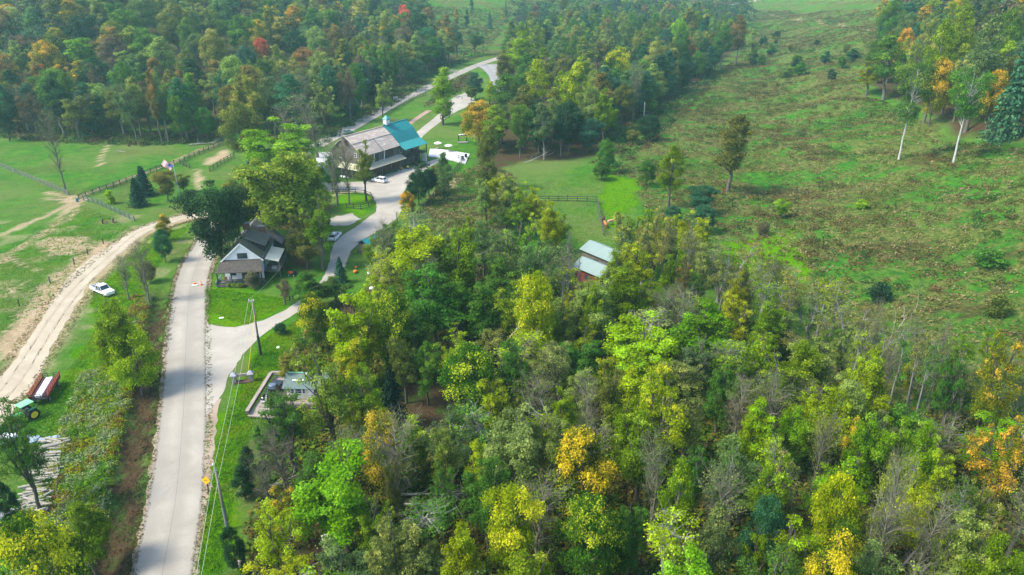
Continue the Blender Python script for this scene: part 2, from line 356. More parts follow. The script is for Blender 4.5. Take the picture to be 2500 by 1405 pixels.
# ------------------------------------------------------------------ roads, drives, paths
def gravel_mat(name, c, c2, rut=0, stain=(.12, .12, .13), cs=.4):
    m, nt, b = _mat(name); v = coord(nt)
    f1 = noise(nt, v, .18, 5, .6, .5); f2 = noise(nt, v, 2.2, 6, .8); f3 = noise(nt, v, 11, 3, .8)
    o = mixc(nt, ramp(nt, f1, [(.35, (0, 0, 0)), (.65, (1, 1, 1))]), c, c2)
    o = mixc(nt, ramp(nt, f2, [(.60, (0, 0, 0)), (.8, (cs, cs, cs))]), o, stain)
    o = mixc(nt, 1.0, o, ramp(nt, f3, [(.3, (.82, .82, .82)), (.7, (1.15, 1.15, 1.15))]), 'MULTIPLY')
    uv = nt.nodes.new('ShaderNodeAttribute'); uv.attribute_name = 'across'
    if rut:      # wheel tracks worn along the road
        s = nt.nodes.new('ShaderNodeSeparateColor'); nt.links.new(uv.outputs['Color'], s.inputs[0])
        sn = mth(nt, 'SINE', mth(nt, 'MULTIPLY', mth(nt, 'ADD', s.outputs[0], mth(nt, 'MULTIPLY', f1, .10)), 2 * math.pi * rut))
        o = mixc(nt, mth(nt, 'MULTIPLY', mth(nt, 'ADD', mth(nt, 'MULTIPLY', sn, .5), .5), .6), o, tuple(x * .72 for x in c2))
        ed = mth(nt, 'ABSOLUTE', mth(nt, 'SUBTRACT', s.outputs[0], .5))
        o = mixc(nt, ramp(nt, mth(nt, 'ADD', ed, mth(nt, 'MULTIPLY', mth(nt, 'SUBTRACT', f2, .5), .12)), [(.44, (0, 0, 0)), (.5, (.75, .75, .75))]), o, tuple(x * .6 for x in c))
        jt = mth(nt, 'LESS_THAN', mth(nt, 'ABSOLUTE', mth(nt, 'SUBTRACT', s.outputs[0], mth(nt, 'ADD', .5, mth(nt, 'MULTIPLY', mth(nt, 'SUBTRACT', f1, .5), .03)))), .006)
        o = mixc(nt, mth(nt, 'MULTIPLY', jt, .5), o, (.12, .12, .12))
    nt.links.new(o, b.inputs['Base Color']); b.inputs['Roughness'].default_value = .95; b.inputs['Specular IOR Level'].default_value = .1
    bump(nt, b, f3, .5, .03); return m
def spline(pts, n=10):
    P = [np.array(p, float) for p in pts]; P = [2 * P[0] - P[1]] + P + [2 * P[-1] - P[-2]]; out = []
    for i in range(1, len(P) - 2):
        for k in range(n):
            t = k / n; a, b, c, d = P[i - 1:i + 3]
            out.append(.5 * (2 * b + (c - a) * t + (2 * a - 5 * b + 4 * c - d) * t * t + (3 * b - a - 3 * c + d) * t ** 3))
    out.append(P[-2]); return out
def strip(name, cpts, widths, m, z, label=None, jit=.12, world=False, seed=1):
    pts = [tuple(p) for p in cpts] if world else [flatpt(*p) for p in cpts]
    c = spline(pts, 14); n = len(c); ws = np.interp(np.linspace(0, len(widths) - 1, n), range(len(widths)), widths); K = 9
    V = []; A = []; Fc = []
    for i, p in enumerate(c):
        d = c[min(i + 1, n - 1)] - c[max(i - 1, 0)]; d = d / (np.linalg.norm(d) + 1e-9); nn = np.array([d[1], -d[0]])
        jl = (float(vnoise(p[0] / .9, p[1] / .9, seed)) - .5) * jit * 2; jr = (float(vnoise(p[0] / .9, p[1] / .9, seed + 5)) - .5) * jit * 2
        for k in range(K):
            s = k / (K - 1); off = (s - .5) * ws[i] + (jl if k == 0 else 0) + (jr if k == K - 1 else 0)
            q = p + nn * off; V.append((q[0], q[1], float(Hh(q[0], q[1])) + z)); A.append((s, 0, 0))
    for i in range(n - 1):
        for k in range(K - 1): Fc.append((i * K + k, i * K + k + 1, (i + 1) * K + k + 1, (i + 1) * K + k))
    me = npmesh(name, V, Fc, m, np.array(A), 'across'); o = bpy.data.objects.new(name, me); col.objects.link(o); return tag(o, kind='structure')
def area(name, ppts, m, z, jit=.3, dens=1.2, world=False):
    pts = ppts if world else [flatpt(*p) for p in ppts]; P = [np.array(p) for p in pts]; out = []
    cl = P + [P[0]]
    for a, b in zip(cl[:-1], cl[1:]):
        n = max(1, int(np.linalg.norm(b - a) / dens))
        for k in range(n):
            q = a + (b - a) * k / n
            out.append((q[0] + (float(vnoise(q[0], q[1], 21)) - .5) * jit * 2 + (float(vnoise(q[0] / 3, q[1] / 3, 23)) - .5) * jit * 2, q[1] + (float(vnoise(q[0], q[1], 22)) - .5) * jit * 2))
    tri = tessellate_polygon([[Vector((x, y, 0)) for x, y in out]])
    me = npmesh(name, [(x, y, float(Hh(x, y)) + z) for x, y in out], [tuple(t) for t in tri], m)
    bm = bmesh.new(); bm.from_mesh(me)
    for f in bm.faces:
        if f.normal.z < 0: f.normal_flip()
    bm.to_mesh(me); bm.free()
    o = bpy.data.objects.new(name, me); col.objects.link(o); return tag(o, kind='structure')
ASPH = gravel_mat('pale_asphalt', (.275, .25, .21), (.355, .325, .275), rut=2, stain=(.20, .185, .165), cs=.75)
GRAV = gravel_mat('pale_gravel', (.31, .285, .245), (.385, .35, .30), stain=(.21, .195, .17), cs=.7)
FARR = gravel_mat('worn_asphalt', (.24, .235, .23), (.31, .30, .29), rut=2, stain=(.16, .16, .16))
DIRTR = gravel_mat('sandy_dirt', (.34, .285, .205), (.43, .37, .275), rut=0, stain=(.26, .21, .155))
SHOULD = gravel_mat('loose_gravel', (.24, .19, .135), (.33, .27, .20), stain=(.16, .15, .08), cs=.9)
BRICKP = gravel_mat('brick_dust', (.30, .19, .15), (.36, .25, .20))
CL = [(372, 1560), (396, 1405), (431, 1200), (448, 1000), (454, 850), (460, 750), (468, 690), (484, 640), (506, 603), (528, 560), (568, 505), (650, 440), (745, 372), (850, 316), (1000, 235), (1150, 166), (1216, 143), (1300, 118)]
strip('road', CL, [6.1] * 9 + [6.3, 6.4, 6.4, 6.2, 6.2, 6.2, 6.2, 6.2, 6.2], ASPH, .028)
strip('road_shoulder', CL[:12], [7.0, 7.0, 7.0, 6.9, 6.9, 7.0, 7.2, 7.4, 7.4, 7.4, 7.4, 7.4], SHOULD, .012, jit=.35, seed=31)
area('gravel_junction', [(490, 1015), (494, 830), (506, 790), (528, 797), (575, 799), (640, 783), (700, 757), (745, 722), (790, 680), (812, 690), (770, 730), (720, 768), (680, 792), (632, 826), (590, 868), (560, 915), (545, 960), (520, 990), (508, 1020)], GRAV, .02, jit=.16)
area('gravel_drive_lower', [(770, 738), (782, 690), (805, 640), (812, 600), (835, 575), (880, 548), (915, 520), (925, 500), (984, 500), (975, 530), (930, 560), (880, 590), (856, 612), (842, 650), (812, 690), (790, 722)], GRAV, .024, jit=.2)
area('parking_lot', [(918, 525), (920, 495), (900, 474), (850, 466), (770, 470), (745, 455), (800, 446), (890, 444), (985, 414), (1062, 390), (1098, 384), (1050, 408), (1008, 438), (984, 468), (978, 510)], GRAV, .028, jit=.2)
area('gravel_verge', [(497, 985), (515, 978), (538, 975), (533, 1040), (522, 1100), (518, 1160), (505, 1230), (495, 1300), (482, 1380), (472, 1405), (480, 1250), (494, 1120)], SHOULD, .016, jit=.35)
area('dirt_road', [(-80, 1010), (-30, 950), (0, 922), (43, 874), (71, 831), (114, 760), (159, 686), (213, 637), (256, 610), (302, 578), (353, 550), (398, 535), (458, 520), (520, 512), (524, 528), (455, 536), (407, 549), (356, 569), (322, 592), (285, 623), (248, 660), (216, 694), (203, 720), (182, 751), (159, 794), (134, 837), (111, 879), (94, 919), (74, 952), (48, 987), (0, 1050), (-70, 1110)], DIRTR, .022, jit=.28)
RUTC = [(-20, 985), (22, 950), (92, 845), (158, 745), (215, 682), (282, 622), (342, 572), (410, 545), (470, 528)]
for sd_, of in ((1, -.95), (2, .85)):
    cpts = spline([flatpt(*p) for p in RUTC], 6); sh = []
    for i_, p_ in enumerate(cpts):
        d_ = cpts[min(i_ + 1, len(cpts) - 1)] - cpts[max(i_ - 1, 0)]; d_ = d_ / np.linalg.norm(d_); sh.append(tuple(p_ + np.array([d_[1], -d_[0]]) * of))
    strip('dirt_rut', sh[::4], [.45, .3, .55, .4, .6, .35], gravel_mat('rut_dust%d' % sd_, (.32, .27, .195) if of < -.5 or of > .5 else (.50, .45, .35), (.36, .30, .22) if of < -.5 or of > .5 else (.55, .50, .40)), .028 + sd_ * .003, jit=.2, world=True, seed=sd_)
area('gravel_patio', [(1081, 256), (1110, 238), (1142, 224), (1160, 246), (1150, 258), (1107, 273), (1090, 264)], GRAV, .02, jit=.35)
strip('gravel_drive', [(1128, 258), (1098, 272), (1070, 292), (1040, 315), (1020, 332), (1005, 350)], [7, 6, 4.4, 4, 4, 4], GRAV, .024)
strip('side_road', [(1185, 158), (1196, 168), (1206, 184), (1212, 205), (1225, 225)], [14, 9, 6, 5, 5], FARR, .034)
strip('brick_path', [(1048, 270), (1020, 288), (996, 305)], [2.2, 2.2, 2.2], BRICKP, .02)
strip('far_road', [GP([(1770, 16)])[0], GP([(1815, 9)])[0], GP([(1850, 3)])[0], GP([(1862, -8)])[0]], [5, 5, 6, 6], GRAV, .3, world=True)
area('parking_spur', [(800, 535), (850, 520), (885, 535), (860, 550), (820, 552)], GRAV, .018, jit=.6)
area('white_court', [(775, 372), (820, 372), (822, 405), (782, 408), (770, 392)], mat('white_concrete', (.45, .45, .44), .8, .08), .05, jit=.1)

# ------------------------------------------------------------------ tree prototypes
def leafquads(C, N, S, rg):          # leaf sized faces: centres, normals, sizes
    n = len(C); N = N / (np.linalg.norm(N, axis=1, keepdims=True) + 1e-9)
    a = np.cross(N, rg.normal(size=(n, 3))); a /= np.linalg.norm(a, axis=1, keepdims=True) + 1e-9; b = np.cross(N, a)
    S = S[:, None]; asp = rg.uniform(.45, .8, (n, 1))
    V = np.stack([C - a * S, C - b * S * asp + N * S * .25, C + a * S, C + b * S * asp + N * S * .15], 1).reshape(-1, 3)
    return V, np.arange(n * 4).reshape(-1, 4)
def branch(mb, a, b, r0, r1, rg, bend=.15, n=4, seg=4):
    a = np.array(a, float); b = np.array(b, float); L = np.linalg.norm(b - a); pts = []; rs = []
    off = rg.normal(size=3) * bend * L
    for i in range(seg + 1):
        t = i / seg; p = a + (b - a) * t + off * math.sin(math.pi * t) * .5; p[2] += math.sin(math.pi * t) * bend * L * .3
        pts.append(Vector(p)); rs.append(r0 + (r1 - r0) * t)
    mb.tube(pts, rs, n, cap=False); return pts
PROTO = {}
def make_proto(key, kind, seed, Ht=14., Wd=9., base=.3, nclump=42, nleaf=6500, leaf=.26, fill=.5, twig=0, lean=.05, cr=.17, env='round', limbs=.5, double=False, rt=1, lead=0):
    rg = np.random.default_rng(seed); mb = MB(); zb = Ht * base; CH = Ht - zb
    bend = rg.normal(size=2) * lean * Ht
    def axisp(z): t = z / Ht; return np.array([bend[0] * t * t, bend[1] * t * t, z])
    def envr(t):
        if env == 'round': return math.sqrt(max(0, 1 - (2 * t - .85) ** 2 / 1.35)) if t < .999 else .1
        if env == 'column': return (.55 + .45 * math.sin(math.pi * min(1, t * 1.1))) * (1 - t ** 4 * .6)
        if env == 'vase': return .35 + .65 * t ** .7 if t < .8 else max(.15, 1 - ((t - .8) / .22) ** 2 * .85)
        if env == 'cone': return max(.05, 1 - t) ** .9
        return 1
    r0 = (.018 * Ht + .05) * rt
    tp = [axisp(z) for z in np.linspace(-.3, Ht * .93, 9)]
    for i in range(2, 9): tp[i][:2] += rg.normal(size=2) * (.012 if rt == 1 else .003) * Ht
    mb.tube([Vector(p) for p in tp], [r0 * (1.25 if i == 0 else 1) * (1 - .93 * i / 8) + .012 for i in range(9)], 7, cap=False)
    if double:
        q = axisp(Ht * .12); e = axisp(Ht * .85) + np.array([rg.normal() * Wd * .2, rg.normal() * Wd * .2, 0]); branch(mb, q, e, r0 * .8, .04, rg, .06, 6, 7)
    C = []; Rr = []
    LD = []
    for l in range(lead):
        an = l * 6.283 / max(1, lead) + rg.normal() * .4; tip = Wd / 2 * (rg.uniform(.35, .85) if l else .1); th = CH * (rg.uniform(.62, .95) if l else 1.0)
        st = axisp(zb * rg.uniform(.8, 1.3) if zb > .5 else zb); en = axisp(zb + th * .93) + np.array([math.cos(an) * tip, math.sin(an) * tip, 0]); LD.append((st, en, rg.normal(size=3) * .05 * Ht))
        if l: branch(mb, st, en, r0 * .55, .03, rg, .05, 5, 6)
    if kind != 'spruce':
        for i in range(nclump if lead else 0):
            st, en, bw = LD[i % lead]; u = rg.uniform(.18, 1) ** .9; c0 = st + (en - st) * u + bw * math.sin(math.pi * u); an = i * 2.399 + rg.normal() * .6
            sp = Wd * .27 * (1 - .72 * u) * rg.uniform(.3, 1.25); rcl = Wd * cr * (1.12 - .58 * u) * rg.uniform(.55, 1.3)
            c = c0 + np.array([math.cos(an) * sp, math.sin(an) * sp, rg.normal() * .02 * Ht]); c[2] = max(c[2], zb * .9); C.append(c); Rr.append(rcl)
            s0 = st + (en - st) * max(.05, u - .12)
            if rg.random() < limbs or twig:
                pts = branch(mb, s0, c, max(.02, r0 * .25), .015, rg, .13, 4, 3)
                for k in range(twig):
                    q = np.array(pts[rg.integers(1, 4)]); d = rg.normal(size=3) * .5 + np.array([0, 0, .7]) + (c - s0) / (np.linalg.norm(c - s0) + .1) * .5
                    d /= np.linalg.norm(d); branch(mb, q, q + d * Wd * .15 * rg.uniform(.4, 1.2), .02, .008, rg, .1, 3, 2)
        for i in range(0 if lead else nclump):
            t = rg.uniform(0, 1) ** .85 if env != 'column' else rg.uniform(0, 1); er = envr(t) * Wd / 2; ang = i * 2.399 + rg.normal() * .5
            rad = er * (rg.uniform(.35, 1) ** .5); rcl = Wd * cr * rg.uniform(.6, 1.25) * (.55 + .45 * envr(t))
            rad = max(0, rad - rcl * .5); z = zb + t * (CH - rcl * .5)
            c = axisp(z) + np.array([math.cos(ang) * rad, math.sin(ang) * rad, 0]); C.append(c); Rr.append(rcl)
            zs = max(zb * .7, z - rad * rg.uniform(.5, 1.1)); s = axisp(min(zs, Ht * .9))
            if rg.random() < limbs or twig:
                pts = branch(mb, s, c, max(.02, r0 * .42 * (1 - zs / Ht) + .02), .018, rg, .13, 4, 4)
                for k in range(twig):
                    q = np.array(pts[rg.integers(1, 5)]); d = rg.normal(size=3) * .6 + np.array([0, 0, .55]) + (c - s) / (np.linalg.norm(c - s) + .1) * .6
                    d /= np.linalg.norm(d); e = q + d * Wd * .17 * rg.uniform(.4, 1.2); pt2 = branch(mb, q, e, .022, .009, rg, .1, 3, 2)
                    for _ in range(2):
                        q2 = np.array(pt2[rg.integers(1, 3)]); d2 = d + rg.normal(size=3) * .55; d2 /= np.linalg.norm(d2)
                        mb.tube([Vector(q2), Vector(q2 + d2 * Wd * .09)], [.011, .006], 3, cap=False)
        C = np.array(C); Rr = np.array(Rr); pr = Rr ** 2 / (Rr ** 2).sum()
        ci = rg.choice(len(C), nleaf, p=pr); clr = rg.random(len(C))
        D = rg.normal(size=(nleaf, 3)); D /= np.linalg.norm(D, axis=1, keepdims=True)
        low = D[:, 2] < -.2; D[low, 2] *= np.where(rg.random(low.sum()) < .6, -1, 1)
        lob = 1 + .25 * np.sin(D[:, 0] * 5 + ci) * np.sin(D[:, 1] * 4 + ci * 2) + .2 * rg.normal(size=nleaf) * .6
        rr = Rr[ci] * (rg.uniform(fill * .5, 1, nleaf) ** .6) * lob
        P = C[ci] + D * rr[:, None] * np.array([1.1, 1.1, .78]); S = leaf * rg.uniform(.6, 1.35, nleaf)
        N = D * .7 + rg.normal(size=(nleaf, 3)) * .5 + np.array([0, 0, .45])
        V, Fq = leafquads(P, N, S, rg)
        ht = np.clip((P[:, 2] - zb) / CH, 0, 1) * .6 + .4 * np.clip(np.hypot(P[:, 0] - bend[0] * .4, P[:, 1] - bend[1] * .4) / (Wd / 2), 0, 1)
        A = np.repeat(np.stack([rg.random(nleaf), clr[ci], ht], 1), 4, axis=0)
    else:
        Ps = []; Ns = []; Ss = []; cl = []; lay = int(Ht / .55)
        for i in range(lay):
            t = i / lay; z = zb + (Ht - zb) * t; L = Wd / 2 * (1 - t) ** .85 * rg.uniform(.85, 1.1) + .12; nb = max(5, int(13 * (1 - t) + 4))
            for k in range(nb):
                ang = 2 * math.pi * (k + rg.uniform(-.3, .3)) / nb + i * .7; l = L * rg.uniform(.75, 1.1); d = np.array([math.cos(ang), math.sin(ang), 0])
                if k % 2 == 0: mb.tube([Vector((0, 0, z)), Vector(d * l * .9 + np.array([0, 0, z - l * .18]))], [.03, .01], 3, cap=False)
                n = max(6, int(nleaf / lay / nb)); u = rg.random(n) ** .7
                q = d * (u * l)[:, None] + np.stack([rg.normal(size=n) * .16 * l * (1 - u * .6) * abs(d[1]) + 0, rg.normal(size=n) * .16 * l * (1 - u * .6) * abs(d[0]), -u * l * .22 + rg.normal(size=n) * .06], 1)
                q[:, 2] += z; Ps.append(q); Ns.append(rg.normal(size=(n, 3)) * .5 + d * .4 + np.array([0, 0, .8])); Ss.append(leaf * rg.uniform(.6, 1.2, n)); cl.append(np.full(n, rg.random()))
        P = np.concatenate(Ps); S = np.concatenate(Ss); clv = np.concatenate(cl)
        V, Fq = leafquads(P, np.concatenate(Ns), S, rg); ht = np.clip(np.hypot(P[:, 0], P[:, 1]) / (Wd / 2), 0, 1)
        A = np.repeat(np.stack([rg.random(len(P)), clv, ht], 1), 4, axis=0)
    cm = npmesh(key + '_crown', V, Fq, NEEDLE if kind == 'spruce' else LEAF, A)
    tmo = mb.build('trunk_mesh', BARK, smooth=True); tm = tmo.data; bpy.data.objects.remove(tmo)
    PROTO.setdefault(kind, []).append((tm, cm, Ht, Wd))
for i in range(5): make_proto('broad%d' % i, 'broad', 100 + i, 13, 10.5, .2, 60, 20000, .155, .5, env='round', cr=.145)
for i in range(2): make_proto('lobed%d' % i, 'broad', 150 + i, 14, 10, .2, 38, 19000, .155, .45, env='vase', cr=.18)
for i in range(6): make_proto('sparse%d' % i, 'sparse', 200 + i, 14, 8.5, .2, 72, 10500, .12, .15, twig=2, cr=.125, limbs=1, lean=.08, lead=4 + i % 3)
for i in range(6): make_proto('plume%d' % i, 'plume', 250 + i, 14, 9, .16, 80, 19000, .14, .3, cr=.14, limbs=.5, lean=.06, lead=3 + i % 4)
for i in range(3): make_proto('tall%d' % i, 'tall', 300 + i, 19, 8.5, .36, 54, 9500, .19, .35, twig=1, env='column', cr=.19, limbs=1)
for i in range(2): make_proto('birch%d' % i, 'birch', 320 + i, 19, 10.5, .42, 46, 7500, .17, .3, twig=2, env='vase', cr=.15, limbs=1, lean=.012, rt=.6)
for i in range(3): make_proto('column%d' % i, 'column', 330 + i, 15, 6.5, .12, 44, 10500, .17, .5, env='column', cr=.2, limbs=.5)
for i in range(4): make_proto('bare%d' % i, 'bare', 400 + i, 14, 8, .25, 60, 800, .11, .2, twig=7, env='vase', cr=.13, limbs=1, lean=.09, double=i % 2 == 0)
for i in range(2): make_proto('polebare%d' % i, 'polebare', 430 + i, 16, 3.4, .2, 50, 60, .1, .2, twig=5, env='column', cr=.2, limbs=1, lean=.02, double=True)
for i in range(3): make_proto('thin%d' % i, 'thin', 450 + i, 14, 5, .35, 34, 1500, .12, .3, twig=5, env='vase', cr=.16, limbs=1, lean=.13, double=i == 1)
for i in range(2): make_proto('spruce%d' % i, 'spruce', 500 + i, 9, 5.6, .04, nleaf=6500, leaf=.2)
for i in range(3): make_proto('bush%d' % i, 'bush', 600 + i, 2.4, 3.0, .06, 22, 1700, .13, .5, env='round', cr=.24, limbs=.6)
for i in range(2): make_proto('tlone%d' % i, 'lone', 700 + i, 16, 6.4, .26, 34, 10500, .17, .5, env='round', cr=.2, limbs=.7, lean=.05)

# ------------------------------------------------------------------ colours of foliage (base, tint colour, tint amount, word)
PAL = {
 'green': ((.095, .195, .042), (.24, .33, .04), .3, 'mid green'),
 'lightgreen': ((.19, .31, .06), (.36, .44, .07), .4, 'light green'),
 'bright': ((.19, .34, .045), (.38, .47, .06), .4, 'bright lime green'),
 'dark': ((.034, .080, .034), (.07, .13, .03), .25, 'dark green'),
 'darkest': ((.010, .026, .014), (.02, .04, .02), .1, 'very dark green'),
 'olive': ((.135, .17, .045), (.24, .24, .05), .4, 'olive'),
 'pale': ((.20, .28, .085), (.34, .38, .10), .5, 'pale sage green'),
 'yg': ((.27, .36, .030), (.44, .52, .04), .45, 'yellow-green'),
 'ygreen': ((.15, .25, .030), (.34, .40, .04), .4, 'green-and-yellow'),
 'yellow': ((.26, .35, .035), (.62, .53, .05), .38, 'golden yellow'),
 'topyellow': ((.075, .165, .028), (.58, .50, .045), .48, 'gold-topped green'),
 'orange': ((.17, .22, .035), (.62, .38, .06), .48, 'orange-tinged'),
 'rust': ((.17, .16, .05), (.36, .20, .07), .5, 'rusty brown'),
 'red': ((.36, .12, .05), (.62, .12, .08), .55, 'red'),
 'tan': ((.22, .28, .06), (.42, .38, .10), .45, 'tan-and-green'),
 'greygreen': ((.12, .20, .075), (.22, .28, .08), .4, 'grey-green'),
 'teal': ((.055, .145, .075), (.10, .20, .08), .3, 'blue-green'),
 'plum': ((.15, .125, .07), (.20, .16, .08), .4, 'brownish'),
 'spruce': ((.018, .052, .032), (.03, .08, .04), .3, 'dark green'),
 'bluespruce': ((.035, .10, .06), (.06, .15, .09), .3, 'blue-green'),
 'greybrown': ((.11, .09, .07), (.16, .12, .08), .3, 'grey-brown'),
}
KN = {'plume': ('feathery_tree', 'tree', 'feathery tree'), 'broad': ('broadleaf_tree', 'tree', 'full tree'), 'sparse': ('sparse_tree', 'tree', 'thin-leaved tree'), 'tall': ('tall_tree', 'tree', 'tall tree'),
      'column': ('slender_tree', 'tree', 'slender tree'), 'bare': ('bare_tree', 'bare tree', 'nearly leafless tree'), 'polebare': ('bare_poplar', 'bare tree', 'leafless upright tree'),
      'thin': ('thin_tree', 'tree', 'pale-stemmed tree'), 'spruce': ('spruce_tree', 'conifer', 'cone-shaped spruce'), 'bush': ('shrub', 'shrub', 'rounded shrub'), 'birch': ('tall_tree', 'tree', 'white-trunked tree'), 'lone': ('meadow_tree', 'tree', 'dense tree')}
TREES = []      # every placed tree, labelled at the end
BARKC = {'bare': (.20, .19, .13), 'polebare': (.20, .18, .16), 'thin': (.27, .27, .23), 'tall': (.17, .16, .13), 'sparse': (.12, .11, .085)}
def sat(c, k=1.18):
    l = .3 * c[0] + .6 * c[1] + .1 * c[2]; return tuple(max(.004, l + (x - l) * k) for x in c)
def put_tree(kind, p, h, wd, pal, rot=None, label=None, var=None, barkc=None, seedj=.12, group=None, tint=None):
    ps = PROTO[kind]; tm, cm, Ht, Wd = ps[(random.randrange(len(ps))) if var is None else var % len(ps)]
    c, t, am, word = PAL[pal]; c = sat(c); t = sat(t, 1.05); name, cat, _ = KN[kind]
    o = thing(name, 'x', cat, p, random.uniform(0, 6.28) if rot is None else rot)
    o.scale = (wd / Wd, wd / Wd, h / Ht)
    j = [random.uniform(1 - seedj, 1 + seedj) for _ in range(3)]
    a = bpy.data.objects.new('trunk', tm); col.objects.link(a); a.parent = o
    bc = barkc or BARKC.get(kind, (.13, .11, .09)); k = random.uniform(.8, 1.15); a.color = (bc[0] * k, bc[1] * k, bc[2] * k, 1)
    b = bpy.data.objects.new('crown', cm); col.objects.link(b); b.parent = o
    b.color = (c[0] * j[0], c[1] * j[1], c[2] * j[2], max(0, am + random.uniform(-.1, .1)) if tint is None else tint); b['tint'] = (t[0] * j[0], t[1] * j[1], t[2] * j[2])
    px, py, d = project((p[0], p[1], p[2] + h * .7))
    TREES.append(dict(o=o, kind=kind, pal=pal, px=px, py=py, d=d, h=h, w=wd, label=label, group=group, x=p[0], y=p[1]))
    return o
def T(kind, cx, ytop, ybase, wpx, pal, **kw):     # crown centre x, top y, foot y and crown width as seen in the photograph
    g = G(cx, ybase); frac = .6
    for _ in range(4):
        r = ray(cx, ytop); h = CAMZ + r.z * (g.y / r.y) - g.z
        z = g.z + h * frac; d = g.y * cp - (z - CAMZ) * sp_
        x = (cx - 1250) / FPX * d; g = Vector((x, g.y, float(Hh(x, g.y))))
    return put_tree(kind, g, max(1.0, h), wpx / FPX * d, pal, **kw)

